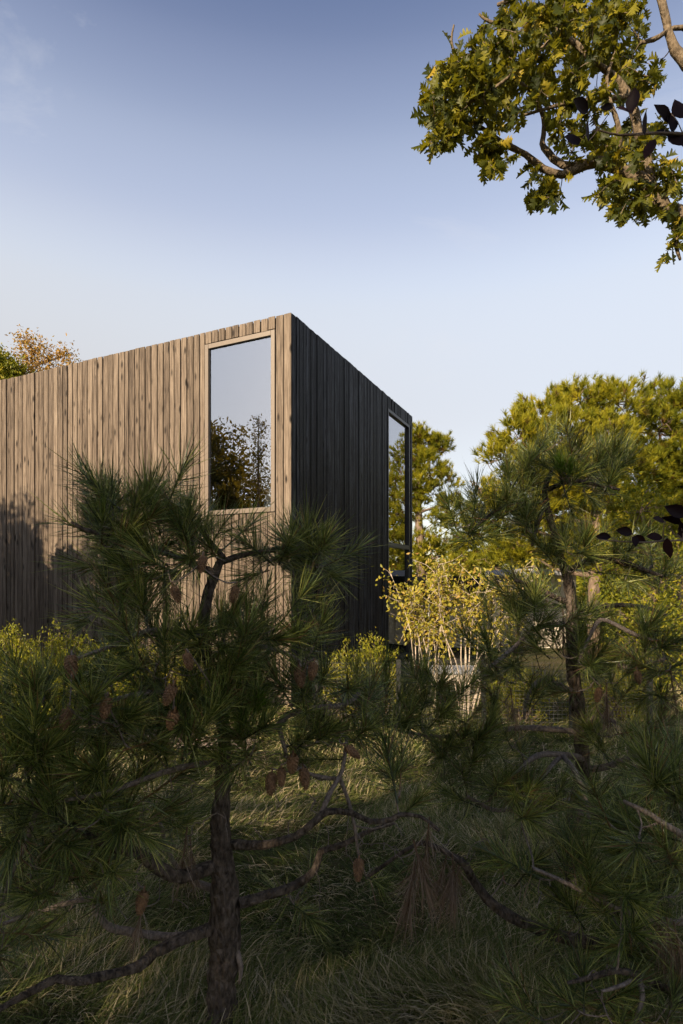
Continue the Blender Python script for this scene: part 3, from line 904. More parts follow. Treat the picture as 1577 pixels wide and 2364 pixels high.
    dead = [(430, 1930, 2.1), (440, 1950, 2.15), (960, 1960, 2.05), (990, 1905, 2.1), (330, 2090, 2.1), (225, 1930, 2.05)]
    cones = [(165, 1530, 1.95), (248, 1628, 1.9), (430, 1525, 2.0), (400, 1600, 1.93), (403, 1660, 1.95), (155, 1655, 1.9), (725, 1545, 2.15), (690, 1555, 2.2), (800, 1740, 2.15), (650, 1790, 2.1), (677, 1760, 2.08), (628, 1800, 2.12), (829, 1998, 2.2), (400, 1370, 2.1), (545, 1370, 2.15), (332, 2075, 2.05), (470, 1300, 2.1), (700, 1790, 2.15)]
    finish_pine(t, 'large young pine in the left foreground, thick dark trunk and many cones', specs, stars, new, dead, cones, bare=[(400, 1900, 140, 90, 2.0, 2.35, 26), (660, 1850, 90, 120, 2.1, 2.35, 18), (880, 1950, 90, 70, 2.05, 2.3, 22), (330, 2090, 140, 80, 2.0, 2.3, 20), (700, 2060, 90, 60, 2.2, 2.4, 10), (760, 1680, 70, 60, 2.1, 2.3, 14)])


front_pine()


def right_pine():
    D = 3.3
    b = W(1320, 2000, D); b[2] = ground_z(b[0], b[1]) - 0.05
    t = Tree('pine_tree', b, 33)
    bp = HY + (EYE - b[2]) * F / D
    t.limb('trunk', rows([(1325, bp, D, 20.8), (1326, 1900, D, 17.6), (1345, 1790, D, 16), (1342, 1700, D, 16), (1332, 1615, D, 15.2), (1320, 1500, D, 13.6), (1318, 1383, D, 12), (1304, 1318, D, 9.6), (1290, 1277, D, 8.8), (1277, 1216, D, 8), (1263, 1175, D, 7.2), (1258, 1128, D, 6.4), (1274, 1090, D, 4.8)]), M['bark'], 0.04, 12, 0.15, 0.14)
    br = lambda l: t.limb('branch', rows(l), M['twig'] if max(q_[3] for q_ in l) <= 10 and min(q_[1] for q_ in l) > 1400 else M['bark'], 0.045, 8, 0.25, 0.14)
    br([(1258, 1160, D, 6), (1193, 1160, 3.2, 5), (1150, 1175, 3.1, 4), (1090, 1225, 3.0, 3)])
    br([(1265, 1130, D, 6), (1320, 1110, 3.2, 5), (1380, 1120, 3.2, 4), (1430, 1130, 3.2, 3)])
    br([(1262, 1160, D, 5), (1245, 1200, 3.2, 5), (1228, 1260, 3.15, 4)])
    br([(1305, 1320, D, 8), (1370, 1290, 3.2, 7), (1440, 1300, 3.1, 6), (1530, 1330, 3.1, 4)])
    br([(1310, 1390, D, 7), (1240, 1360, 3.2, 6), (1190, 1340, 3.1, 4)])
    br([(1318, 1440, D, 7), (1240, 1450, 3.15, 6), (1180, 1500, 3.1, 5), (1130, 1540, 3.05, 4)])
    br([(1320, 1540, D, 8), (1397, 1532, 3.2, 8), (1471, 1541, 3.1, 6), (1540, 1520, 3.0, 4)])
    br([(1520, 1480, 3.05, 4), (1471, 1467, 3.0, 5), (1402, 1434, 3.0, 5), (1379, 1439, 3.0, 5), (1355, 1481, 3.0, 4), (1337, 1522, 3.0, 3)])
    br([(1330, 1600, D, 7), (1250, 1570, 3.2, 6), (1215, 1620, 3.1, 4), (1210, 1660, 3.1, 3)])
    br([(1345, 1750, D, 9), (1298, 1743, 3.1, 7), (1240, 1745, 3.0, 6), (1182, 1790, 2.9, 4)])
    br([(1298, 1743, 3.1, 6), (1325, 1780, 2.9, 6), (1350, 1830, 2.85, 5), (1360, 1890, 2.8, 3.5)])
    br([(1298, 1743, 3.1, 5), (1277, 1764, 3.0, 5), (1250, 1800, 2.95, 4), (1230, 1850, 2.95, 3)])
    br([(1350, 1780, D, 8), (1400, 1770, 3.2, 7), (1450, 1750, 3.1, 6), (1540, 1750, 3.0, 4)])
    br([(1340, 1680, D, 7), (1380, 1655, 3.2, 6), (1420, 1668, 3.1, 4)])
    br([(1320, 1430, D, 7), (1400, 1400, 3.4, 6), (1480, 1400, 3.5, 4), (1540, 1420, 3.5, 3)])
    br([(1330, 1690, D, 7), (1230, 1680, 3.3, 6), (1130, 1690, 3.2, 5), (1020, 1700, 3.1, 4), (930, 1690, 3.0, 3)])
    br([(1330, 1850, D, 8), (1240, 1850, 3.2, 6), (1150, 1870, 3.0, 5), (1080, 1840, 2.9, 4)])
    specs = [
        (1280, 1060, 60, 30, 3.1, 3.4, 7), (1400, 1110, 50, 45, 3.05, 3.4, 11), (1200, 1130, 55, 35, 3.05, 3.4, 8), (1320, 1120, 50, 40, 3.1, 3.3, 8), (1080, 1220, 35, 35, 2.95, 3.15, 9), (1150, 1190, 30, 25, 3.0, 3.2, 4),
        (1230, 1240, 22, 45, 3.05, 3.3, 8), (1340, 1290, 70, 35, 3.0, 3.3, 9), (1450, 1320, 70, 35, 2.95, 3.3, 9), (1540, 1340, 40, 40, 3.0, 3.4, 4), (1240, 1400, 70, 40, 3.0, 3.4, 10), (1190, 1460, 50, 50, 3.0, 3.3, 9),
        (1180, 1540, 60, 45, 2.95, 3.3, 10), (1290, 1500, 60, 50, 3.0, 3.3, 8), (1340, 1560, 40, 50, 2.9, 3.2, 8), (1510, 1490, 60, 50, 2.9, 3.2, 11), (1420, 1520, 50, 60, 3.0, 3.5, 4), (1540, 1600, 50, 60, 2.9, 3.4, 8), (1430, 1620, 70, 50, 3.1, 3.6, 6),
        (1210, 1630, 50, 30, 3.0, 3.3, 4), (1100, 1640, 90, 40, 2.95, 3.4, 9), (960, 1620, 90, 45, 2.9, 3.3, 14), (860, 1600, 50, 40, 2.9, 3.2, 5), (920, 1680, 80, 40, 2.8, 3.2, 11), (1050, 1740, 90, 45, 2.8, 3.2, 13), (1180, 1740, 60, 40, 3.0, 3.3, 4),
        (1400, 1720, 60, 40, 3.0, 3.4, 6), (1500, 1740, 70, 50, 2.9, 3.2, 8), (1180, 1840, 60, 40, 2.8, 3.1, 7), (1090, 1850, 50, 40, 2.8, 3.1, 5), (1250, 1880, 50, 40, 2.85, 3.1, 5), (1400, 1440, 50, 40, 3.2, 3.6, 4), (870, 1700, 40, 30, 2.8, 3.1, 3),
    ]
    stars = [(1079, 1230, 2.95), (1170, 1170, 3.0), (1323, 1277, 3.0), (1518, 1495, 2.9), (1188, 1536, 2.95), (920, 1661, 2.85), (1190, 1830, 2.8), (1010, 1640, 2.9), (1400, 1130, 3.05)]
    new = [(1314, 1100, 3.1), (1300, 1090, 3.1)]
    dead = [(1400, 1590, 3.0), (1540, 1590, 2.95), (1180, 1600, 3.0), (1300, 1420, 3.1), (1550, 1560, 2.9)]
    cones = [(1365, 1935, 2.75), (1385, 1600, 3.0), (1470, 1560, 3.0)]
    finish_pine(t, 'tall young pine on the right with a bare curved trunk and drooping twigs', specs, stars, new, dead, cones, bare=[(1250, 1800, 80, 90, 2.85, 3.2, 26), (1380, 1480, 70, 70, 3.0, 3.3, 14), (1210, 1660, 90, 60, 3.0, 3.3, 16), (1440, 1700, 80, 60, 3.0, 3.3, 14), (1240, 1400, 60, 70, 3.0, 3.3, 10)])


right_pine()


def corner_pine():
    # low spreading pine whose trunk stands just beyond the right edge
    D = 2.1
    b = W(1700, 2300, D); b[2] = ground_z(b[0], b[1]) - 0.05
    t = Tree('pine_tree', b, 45)
    bp = HY + (EYE - b[2]) * F / D
    t.limb('trunk', rows([(1700, bp, D, 34), (1695, 2300, D, 30), (1690, 2150, D, 26), (1700, 2000, D, 22), (1690, 1850, D, 16), (1680, 1720, D, 10)]), M['bark'], 0.04, 12, 0.15, 0.14)
    br = lambda l: t.limb('branch', rows(l), M['twig'] if max(q_[3] for q_ in l) <= 10 and min(q_[1] for q_ in l) > 1400 else M['bark'], 0.04, 8, 0.25, 0.14)
    br([(1692, 2200, D, 16), (1600, 2190, 2.1, 16), (1480, 2195, 2.15, 15), (1380, 2180, 2.2, 15), (1288, 2159, 2.25, 15), (1198, 2128, 2.25, 14), (1145, 2091, 2.25, 12), (1093, 2033, 2.25, 10), (1077, 1996, 2.2, 9), (1045, 1975, 2.2, 7), (987, 1948, 2.2, 6), (950, 1954, 2.2, 5), (845, 2027, 2.25, 4)])
    br([(1695, 2330, D, 12), (1577, 2307, 1.95, 10), (1540, 2285, 1.9, 9), (1475, 2250, 1.85, 8), (1420, 2240, 1.85, 7), (1370, 2255, 1.85, 6), (1310, 2270, 1.85, 4)])
    br([(1475, 2250, 1.85, 7), (1484, 2300, 1.8, 6), (1470, 2345, 1.8, 4)])
    br([(1480, 2250, 1.86, 5), (1440, 2275, 1.82, 5), (1390, 2290, 1.8, 3)])
    br([(1690, 2120, D, 10), (1560, 2130, 2.0, 8), (1465, 2110, 2.0, 7), (1400, 2085, 2.0, 6), (1310, 2040, 2.0, 5), (1230, 2005, 2.0, 4)])
    br([(1690, 1980, D, 10), (1560, 1920, 1.95, 8), (1500, 1880, 1.95, 6), (1440, 1850, 1.95, 4)])
    br([(1690, 1850, D, 9), (1600, 1800, 1.9, 7), (1540, 1770, 1.9, 5)])
    specs = [
        (1530, 1830, 60, 60, 1.8, 2.1, 7), (1480, 1920, 90, 60, 1.85, 2.2, 8), (1560, 2000, 50, 60, 1.8, 2.0, 5), (1400, 2030, 90, 50, 1.95, 2.25, 6), (1290, 2040, 60, 40, 2.0, 2.25, 3), (1500, 2110, 90, 50, 1.85, 2.1, 5),
        (1350, 2130, 70, 40, 2.0, 2.25, 4), (1400, 2200, 80, 40, 1.9, 2.15, 3), (1540, 2200, 50, 50, 1.8, 2.05, 3), (1350, 2340, 80, 30, 1.8, 2.0, 4), (1480, 2360, 90, 20, 1.75, 1.95, 5), (1230, 2360, 60, 20, 1.85, 2.0, 2), (1180, 2010, 40, 30, 2.1, 2.3, 2),
    ]
    stars = [(1565, 1850, 1.75), (1430, 2060, 1.85), (1440, 2150, 1.8), (1200, 1890, 2.1)]
    dead = [(1045, 1985, 2.18), (1060, 1995, 2.2), (1052, 1990, 2.22), (965, 1990, 2.2), (955, 2010, 2.2), (1540, 2130, 1.85), (1560, 2150, 1.85), (1520, 2110, 1.9), (1030, 1980, 2.2)]
    finish_pine(t, 'low spreading pine reaching in from the lower right corner with dead tufts', specs, stars, (), dead, (), bare=[(1420, 2270, 120, 40, 1.8, 1.95, 24), (1050, 1960, 90, 40, 2.1, 2.3, 18), (1300, 2060, 120, 50, 1.95, 2.2, 14), (1500, 2120, 80, 60, 1.85, 2.1, 12)])


corner_pine()


# ------------------------------------------------------------------ broad leaves
def lobed_leaf(name, seed, mat):
    """oak leaf: pointed lobes on both sides of a midrib, length 1 along +Z, blade in XZ"""
    r = np.random.RandomState(seed)
    st = [(0.0, 0.008), (0.12, 0.03), (0.17, 0.16), (0.26, 0.07), (0.36, 0.30), (0.42, 0.27), (0.46, 0.09), (0.60, 0.36), (0.66, 0.30), (0.68, 0.10), (0.82, 0.26), (0.86, 0.12), (1.0, 0.01)]
    z = np.array([a for a, _ in st]); w = np.array([b for _, b in st])
    n = len(st)
    k1, k2 = r.uniform(-0.6, 0.6), r.uniform(-.45, .5)
    mid = np.stack([np.zeros(n), k1 * (z ** 2) * 0.6, z], 1)
    def edge(s):
        ww = w * (1 + r.normal(0, .1, n)); zz = z + np.where(w > 0.2, 0.06, 0.0)
        return np.stack([s * ww, mid[:, 1] + ww * (0.35 + k2) + 0.05 * np.sin(z * 9 + s), zz], 1)
    v = np.concatenate([mid, edge(-1), edge(1)])
    q = [(i, i + 1, n + i + 1, n + i) for i in range(n - 1)] + [(i, 2 * n + i, 2 * n + i + 1, i + 1) for i in range(n - 1)]
    me = mesh(name, v, None, q, np.full(len(v), r.uniform(0.05, 0.72)), True); me.materials.append(mat)
    return me, v, np.array(q)


def oval_leaf(name, seed, mat, wid=0.3, curl=0.25):
    r = np.random.RandomState(seed)
    z = np.array([0, .1, .25, .45, .65, .85, 1.0]); w = wid * np.array([.05, .45, .85, 1, .85, .45, .03]); n = len(z)
    k1, k2 = r.uniform(-curl, curl), r.uniform(.15, .8)
    mid = np.stack([np.zeros(n), k1 * z ** 2, z], 1)
    L = np.stack([-w, mid[:, 1] + w * k2 + .02 * np.sin(z * 14), z], 1); Rr = np.stack([w, mid[:, 1] + w * k2 + .02 * np.cos(z * 13), z], 1)
    v = np.concatenate([mid, L, Rr])
    q = [(i, i + 1, n + i + 1, n + i) for i in range(n - 1)] + [(i, 2 * n + i, 2 * n + i + 1, i + 1) for i in range(n - 1)]
    me = mesh(name, v, None, q, np.full(len(v), r.uniform(0.3, 0.7)), True); me.materials.append(mat)
    return me, v, np.array(q)


OAK = [lobed_leaf('leaf', 300 + i, M['oak']) for i in range(12)]
BEECH = [oval_leaf('leaf', 330 + i, M['beech'], 0.30, 0.55) for i in range(4)]


def spread_leaves(t, ends, kinds, per, size, spread, most, mat):
    """leaves round every twig end; the nearest to the camera are parts, the rest one mesh"""
    rng = t.rng
    items = []
    for p, d in ends:
        for _ in range(per if isinstance(per, int) else rng.randint(per[0], per[1] + 1)):
            out = unit(unit(rng.normal(size=3)) * 0.9 + d * 0.5 + np.array([0, 0, -0.35]))
            pos = p - d * rng.uniform(0, spread) + rng.normal(0, 0.012, 3)
            items.append((pos, out, rng.uniform(*size)))
    items.sort(key=lambda it: it[0][1] / it[2])
    big = MB()
    for k, (p, d, s) in enumerate(items):
        me, v, q = kinds[rng.randint(len(kinds))]
        if k < most:
            place(me, 'leaf', t.e, p, d, rng, s, t.base)
        else:
            Rm = frames(d[None], rng)[0]
            big.add((v * s) @ Rm.T + p - t.base, None, q, np.clip(rng.normal(.38, .28), 0.0, 1))
    if big.n:
        o = big.ob('foliage', mat, t.e, True); o['kind'] = 'stuff'


def oak_tree():
    D = 5.4
    bx = W(1900, 0, D)[0]
    t = Tree('oak_tree', (bx, D, -0.05), 71)
    tag(t.e, 'old oak reaching into the top right corner with lobed leaves', 'oak tree')
    t.limb('trunk', [(bx, D, -.05, .24), (bx - .05, D, 1.5, .2), (bx - .1, D, 3.2, .18), (bx - .1, D + .1, 4.8, .16), (bx, D + .2, 6.5, .12), (bx + .1, D + .2, 8.5, .07)], M['oakbark'], 0.15, 12, 0.15, 0.1)
    br = lambda l: t.limb('branch', rows(l), M['oakbark'], 0.07, 8, 0.3, 0.14)
    br([(1880, 560, D, 30), (1720, 545, D, 24), (1577, 503, D, 19), (1536, 490, D, 18), (1507, 452, D, 17), (1465, 410, D, 15), (1423, 390, D, 13), (1381, 377, D, 12), (1339, 385, D, 11), (1297, 404, D, 9), (1255, 390, D, 8), (1213, 360, D, 7), (1171, 335, 5.3, 6), (1120, 300, 5.2, 4.5), (1060, 260, 5.1, 3.5)])
    br([(1381, 377, D, 9), (1300, 380, D, 8), (1264, 348, D, 7), (1251, 330, D, 6), (1256, 290, D, 5), (1240, 230, D, 4), (1190, 180, D, 3)])
    br([(1507, 452, D, 13), (1490, 360, D, 11), (1456, 226, 5.3, 10), (1423, 184, 5.3, 8), (1372, 138, 5.2, 7), (1330, 100, 5.2, 6), (1289, 75, 5.2, 5), (1255, 46, 5.2, 4)])
    br([(1289, 75, 5.2, 4), (1230, 130, 5.1, 4), (1160, 190, 5.0, 3.5), (1080, 240, 5.0, 3)])
    br([(1880, 250, D, 20), (1700, 230, D, 16), (1577, 138, D, 12), (1548, 84, D, 9), (1527, 0, D, 8), (1500, -100, D, 6)])
    br([(1700, 120, D, 10), (1577, 63, D, 6), (1510, 92, D, 5), (1477, 100, D, 4)])
    br([(1700, 60, D, 14), (1500, -90, D, 11), (1350, -60, 5.3, 8), (1240, -20, 5.2, 6), (1150, 10, 5.1, 4)])
    br([(1456, 226, 5.3, 6), (1380, 230, 5.2, 5), (1300, 240, 5.1, 4), (1200, 270, 5.1, 3)])
    br([(1577, 503, D, 8), (1560, 560, 5.3, 5), (1570, 600, 5.3, 3)])
    br([(1423, 390, D, 8), (1430, 300, 5.2, 6), (1400, 200, 5.2, 4), (1420, 120, 5.2, 3)])
    br([(1158, 60, 5.1, 3), (1120, 45, 5.1, 3.5), (1106, 32, 5.1, 2)])
    br([(1050, 130, 5.1, 3), (1042, 95, 5.1, 3), (1048, 58, 5.1, 2)])
    specs = [(1060, 170, 65, 50, 4.8, 5.5, 22), (1040, 240, 70, 55, 4.8, 5.5, 26), (1020, 320, 40, 45, 4.8, 5.4, 15), (1150, 130, 70, 70, 4.8, 5.7, 26), (1150, 240, 60, 60, 4.8, 5.6, 22),
             (1140, 360, 32, 55, 4.9, 5.4, 16), (1250, 440, 42, 40, 5.1, 5.6, 17), (1230, 50, 90, 60, 4.8, 5.7, 26), (1350, 40, 90, 60, 4.8, 5.8, 24), (1270, 180, 80, 80, 4.8, 5.8, 26), (1390, 150, 80, 80, 4.9, 5.8, 24),
             (1470, 180, 40, 60, 5.0, 5.7, 9), (1330, 290, 60, 50, 5.0, 5.7, 14), (1430, 330, 70, 60, 5.0, 5.7, 16), (1430, 450, 60, 45, 5.1, 5.6, 19), (1540, 430, 40, 60, 5.1, 5.7, 14), (1510, 330, 50, 50, 5.1, 5.7, 10), (1565, 540, 16, 30, 5.2, 5.5, 6), (1440, 20, 50, 40, 5.0, 5.7, 8), (1480, 500, 50, 16, 5.1, 5.6, 6), (1060, 210, 80, 90, 5.4, 6.2, 26), (1170, 160, 100, 120, 5.6, 6.4, 34), (1300, 110, 130, 110, 5.6, 6.5, 44), (1420, 120, 70, 110, 5.6, 6.4, 22), (1420, 380, 70, 80, 5.6, 6.2, 16)]
    tg = ellipses(t.rng, specs)
    ends = t.grow(tg, tip_r=0.004, k_r=0.010, sag=-0.05, up=-0.1)
    t.twigs(M['oakbark'])
    spread_leaves(t, ends, OAK, (4, 8), (0.095, 0.17), 0.16, 300, M['oak'])


oak_tree()


def beech_tree():
    D = 1.9
    bx = 1.95
    gz = float(ground_z(bx, D))
    t = Tree('copper_beech', (bx, D, gz - .05), 91)
    tag(t.e, 'copper beech outside the right edge, its dark red leaves hanging into frame', 'beech tree')
    t.limb('trunk', [(bx, D, gz - .05, .06), (bx + .03, D, 1.5, .05), (bx, D, 2.8, .04), (bx + .02, D, 4.2, .025), (bx, D, 5.0, .01)], M['farbark'], 0.1, 10, 0.1, 0.05)
    br = lambda l: t.limb('branch', rows(l), M['farbark'], 0.05, 6, 0.3, 0.1)
    br([(2100, 420, D, 9), (1750, 330, D, 5), (1577, 310, 1.85, 3.5), (1500, 308, 1.85, 3), (1430, 312, 1.85, 2.2), (1380, 300, 1.85, 1.6)])
    br([(2100, 1320, D, 9), (1750, 1270, D, 5), (1577, 1247, 1.85, 2.6), (1500, 1252, 1.85, 2), (1430, 1250, 1.85, 1.6), (1375, 1244, 1.85, 1.2)])
    leaves = [(1335, 250, -1, .2, 80), (1318, 330, -1, -.3, 60), (1350, 310, -.5, 1, 55), (1440, 255, -1, .2, 70), (1465, 245, .2, .5, 65), (1525, 265, -.6, .5, 75), (1540, 290, -.2, -.9, 80), (1500, 345, -.4, -.9, 75), (1570, 250, -.3, 1, 75), (1560, 330, .6, -.6, 80), (1400, 250, -.6, .2, 45), (1530, 320, -.8, -.3, 70), (1480, 290, -.5, .7, 60), (1575, 370, -.3, -1, 70),
              (1392, 1240, -1, 0.05, 45), (1440, 1228, -1, .2, 60), (1465, 1250, -.1, -1, 42), (1475, 1245, 1, -.3, 48), (1510, 1240, -1, .1, 48), (1550, 1205, -1, .35, 65), (1565, 1225, -.4, .8, 60), (1545, 1265, .2, -.9, 55), (1575, 1235, 1, -.2, 50), (1560, 1180, -.8, .4, 60), (1520, 1200, -1, 0.2, 45)]
    for px, py, dx, dz, ln in leaves:
        s = ln * 1.85 / F * t.rng.uniform(.6, .9)
        p = W(px, py, 1.85 + t.rng.uniform(-.05, .05)); d = unit(np.array([dx, t.rng.uniform(-.3, .3), dz]))
        a = p - d * s * .5
        j = np.concatenate(t.pts); k = int(np.argmin(np.sum((j - a) ** 2, 1)))
        t.tw.tube(np.array([j[k], (j[k] + a) / 2 + t.rng.normal(0, .004, 3), a]) - t.base, [0.0018, .0014, .001], 5)
        place(BEECH[t.rng.randint(4)][0], 'leaf', t.e, a, d, t.rng, s, t.base, (0, -1, 0.2))
    t.twigs(M['farbark'])


beech_tree()


# ------------------------------------------------------------------ shrubs and trees further off
def leaf_cloud(rng, centers, per, spread, size, up=0.3, hang=0.0, attr=(0.5, 0.2), aspect=0.45):
    """folded rhomb leaves scattered round cluster centres -> MB"""
    C = np.repeat(np.asarray(centers, float), per, axis=0)
    n = len(C)
    p = C + rng.normal(0, 1, (n, 3)) * spread
    d = unit(rng.normal(size=(n, 3)) + np.array([0, 0, up - hang]))
    s = unit(np.cross(d, rng.normal(size=(n, 3))))
    nn = np.cross(d, s)
    L = rng.uniform(size[0], size[1], n)[:, None]
    a = p; b = p + d * L; l_ = p + d * L * .5 - s * L * aspect * .5 + nn * L * .12; r_ = p + d * L * .5 + s * L * aspect * .5 + nn * L * .12
    v = np.stack([a, r_, b, l_], 1).reshape(-1, 3)
    k = np.arange(n)[:, None] * 4
    t = np.concatenate([k + np.array([0, 1, 2]), k + np.array([0, 2, 3])])
    at = np.repeat(np.clip(rng.normal(attr[0], attr[1], n), 0, 1), 4)
    return MB().add(v, t, None, at)


def blob_points(rng, blobs, n, shell=0.55):
    """points in ellipsoids (cx,cy,cz,rx,ry,rz), biased to the shell"""
    vol = np.array([b[3] * b[4] * b[5] for b in blobs]) ** 0.67; vol /= vol.sum()
    out = []
    for b, k in zip(blobs, rng.multinomial(n, vol)):
        d = unit(rng.normal(size=(k, 3))); r = (shell + (1 - shell) * rng.uniform(0, 1, k)) ** 0.8
        out.append(np.array(b[:3]) + d * r[:, None] * np.array(b[3:6]))
    return np.concatenate(out)


def far_pine(name, seed, base, trunk, blobs, n, label, tlen=0.17, per=28, group='sunlit pines behind the house'):
    rng = np.random.RandomState(seed)
    base = np.array(base, float)
    e = empty(name, tuple(base)); tag(e, label, 'pine tree', group)
    sp = spline(trunk, 0.3)
    MB().tube(sp[:, :3] - base, sp[:, 3], 10, .08, rng).ob('trunk', M['farbark'], e, True)
    b = MB()
    for q in blobs:
        c = np.array(q[:3]); z = c[2] - 0.15 * rng.uniform(1, 3)
        j = int(np.argmin(np.abs(sp[:, 2] - min(z - .2 * np.hypot(c[0] - sp[0, 0], c[1] - sp[0, 1]), sp[-1, 2]))))
        a = sp[j, :3]; m_ = (a + c) / 2 + np.array([0, 0, -.15]) + rng.normal(0, .12, 3)
        s2 = spline([(*a, sp[j, 3] * .55), (*m_, .035), (*c, .018)], .2)
        b.tube(s2[:, :3] - base, s2[:, 3], 6, .1, rng)
        for _ in range(7):
            d = unit(rng.normal(size=3) + np.array([0, 0, .3])); f = c + d * np.array(q[3:6]) * .85
            s3 = spline([(*c, .016), (*((c + f) / 2 + rng.normal(0, .08, 3)), .011), (*f, .006)], .2)
            b.tube(s3[:, :3] - base, s3[:, 3], 4, .1, rng)
    o = b.ob('limbs', M['farbark'], e, True)
    P = np.repeat(blob_points(rng, blobs, n // 9, .6), 11, 0); P = P + rng.normal(0, tlen * .75, P.shape) * np.array([1, 1, .7])
    C = np.array([q[:3] for q in blobs])
    # tufts point outward and up
    near = C[np.argmin(((P[:, None] - C[None]) ** 2).sum(2), 1)]
    D = unit(unit(P - near) * 0.7 + np.array([0, 0, 0.7]) + rng.normal(0, .25, P.shape))
    k = len(P)
    Pn = np.repeat(P, per, 0); Dn = np.repeat(D, per, 0)
    d = unit(Dn + unit(rng.normal(size=Dn.shape)) * rng.uniform(.3, 1.15, (len(Dn), 1)))
    L = rng.uniform(.7, 1.15, (len(Dn), 1)) * tlen
    s = unit(np.cross(d, rng.normal(size=d.shape))) * tlen * .05
    p0 = Pn + Dn * rng.uniform(-.5, .5, (len(Dn), 1)) * tlen * .6
    v = np.stack([p0 - s, p0 + s, p0 + d * L], 1).reshape(-1, 3) - base
    t = np.arange(len(v)).reshape(-1, 3)
    col = np.where(rng.uniform(size=k) < .07, 0.08, np.clip(rng.normal(.62, .14, k), .25, 1))
    at = np.repeat(np.clip(np.repeat(col, per) + rng.normal(0, .05, k * per), 0, 1), 3)
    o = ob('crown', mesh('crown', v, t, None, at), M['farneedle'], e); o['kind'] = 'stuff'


def wb(px, py, d, r_px, sq=0.75):
    p = W(px, py, d); r = r_px * d / F
    return (*p, r, r, r * sq)


def pines_behind():
    D = 13.0
    bx = W(1375, 0, D)[0]
    blobs = [wb(1340, 930, D, 60), wb(1260, 960, D, 65), wb(1420, 930, D, 60), wb(1200, 1010, 12.6, 60), wb(1160, 1060, 12.6, 50), wb(1300, 1010, 12.4, 80), wb(1400, 1010, 12.5, 70), wb(1240, 1090, 12.5, 70), wb(1150, 1130, 12.6, 45), wb(1350, 1100, 12.6, 80), wb(1440, 1080, 12.8, 70), wb(1110, 1130, 12.8, 25), wb(1260, 1180, 12.8, 60), wb(1380, 1190, 13, 60), wb(1460, 1170, 13.2, 60), wb(1330, 1270, 13.2, 60), wb(1120, 1180, 12.9, 40), wb(1190, 1250, 13.3, 55)]
    far_pine('pine_tree', 401, (bx, D, 0), [(bx, D, 0, .16), (bx - .05, D, 1.5, .14), (bx + .05, D, 3, .12), (bx - .1, D, 4.5, .09), (bx - .2, D, 6.0, .04)], blobs, 4000, 'broad sunlit pine with a domed crown behind the right-hand young pine')
    D = 14.0
    bx = W(1560, 0, D)[0]
    blobs = [wb(1545, 915, D, 45), wb(1600, 960, D, 70), wb(1520, 990, 13.6, 60), wb(1580, 1040, 13.6, 60), wb(1510, 1080, 13.8, 60), wb(1590, 1120, D, 60), wb(1650, 1020, D, 80), wb(1530, 1150, D, 50), wb(1500, 1200, D, 60), wb(1580, 1220, D, 60), wb(1540, 1290, D, 60), wb(1480, 940, D, 40)]
    far_pine('pine_tree', 402, (bx, D, 0), [(bx, D, 0, .15), (bx + .05, D, 2, .13), (bx - .05, D, 4, .1), (bx, D, 6.4, .03)], blobs, 2900, 'sunlit pine cut off by the right edge of the picture')
    D = 30.0
    bx = W(968, 0, D)[0]
    blobs = [wb(960, 1010, D, 30), wb(985, 1020, D, 30), wb(1015, 1025, D, 20), wb(975, 1060, D, 32), wb(1005, 1090, D, 28), wb(1030, 1115, D, 22), wb(965, 1120, D, 30), wb(1000, 1140, D, 30), wb(1040, 1160, D, 22), wb(970, 1180, D, 32), wb(1010, 1200, D, 30), wb(1050, 1210, D, 30), wb(930, 1080, D, 35), wb(975, 1250, D, 35), wb(1030, 1260, D, 35), wb(1080, 1270, D, 35), wb(920, 1150, D, 35), wb(1100, 1230, D, 26), wb(930, 1010, D, 30), wb(960, 1300, D, 30), wb(1010, 1310, D, 32), wb(1060, 1320, D, 30), wb(1100, 1300, D, 30)]
    far_pine('pine_tree', 403, (bx, D, 0), [(bx, D, 0, .3), (bx + .1, D, 3, .25), (bx - .05, D, 6, .18), (bx, D, 10.2, .03)], blobs, 2900, 'slender ragged pine rising just right of the house corner', .27)
    for k, (x_, y_, h_) in enumerate(((12.6, 26.0, 9.4), (9.2, 24.5, 7.2))):
        blobs = [(x_ + dx, y_ + dy, h_ * z_, r_, r_, r_ * .7) for dx, dy, z_, r_ in ((0, 0, .95, 1.0), (1.1, .2, .84, 1.3), (-1.1, -.2, .82, 1.3), (.3, -1.1, .70, 1.5), (-1.4, .3, .62, 1.3), (1.4, -.3, .56, 1.4), (0, .8, .5, 1.4), (-.8, -.9, .40, 1.4), (.9, .7, .34, 1.4), (-.6, -.6, .22, 1.4), (.6, -.9, .16, 1.4))]
        far_pine('pine_tree', 410 + k, (x_, y_, 0), [(x_, y_, 0, .17), (x_ + .05, y_, h_ * .4, .13), (x_, y_, h_ * .95, .03)], blobs, 2600, ['pine behind the broad sunlit pine, mirrored in the side window', 'shorter far pine behind the rear building, left of the broad pine'][k], .24)
    # lit trunks standing behind the right pine
    D = 24.0
    bx = W(1150, 0, D)[0]
    blobs = [wb(1120, 1290, D, 30), wb(1160, 1280, D, 35), wb(1210, 1290, D, 40), wb(1090, 1310, D, 25), wb(1250, 1290, D, 40), wb(1060, 1300, D, 25)]
    far_pine('pine_tree', 404, (bx, D, 0), [(bx, D, 0, .2), (bx, D, 2, .16), (bx, D, 3.2, .08)], blobs, 900, 'distant low pine crown above the rear building roof', .2)


pines_behind()


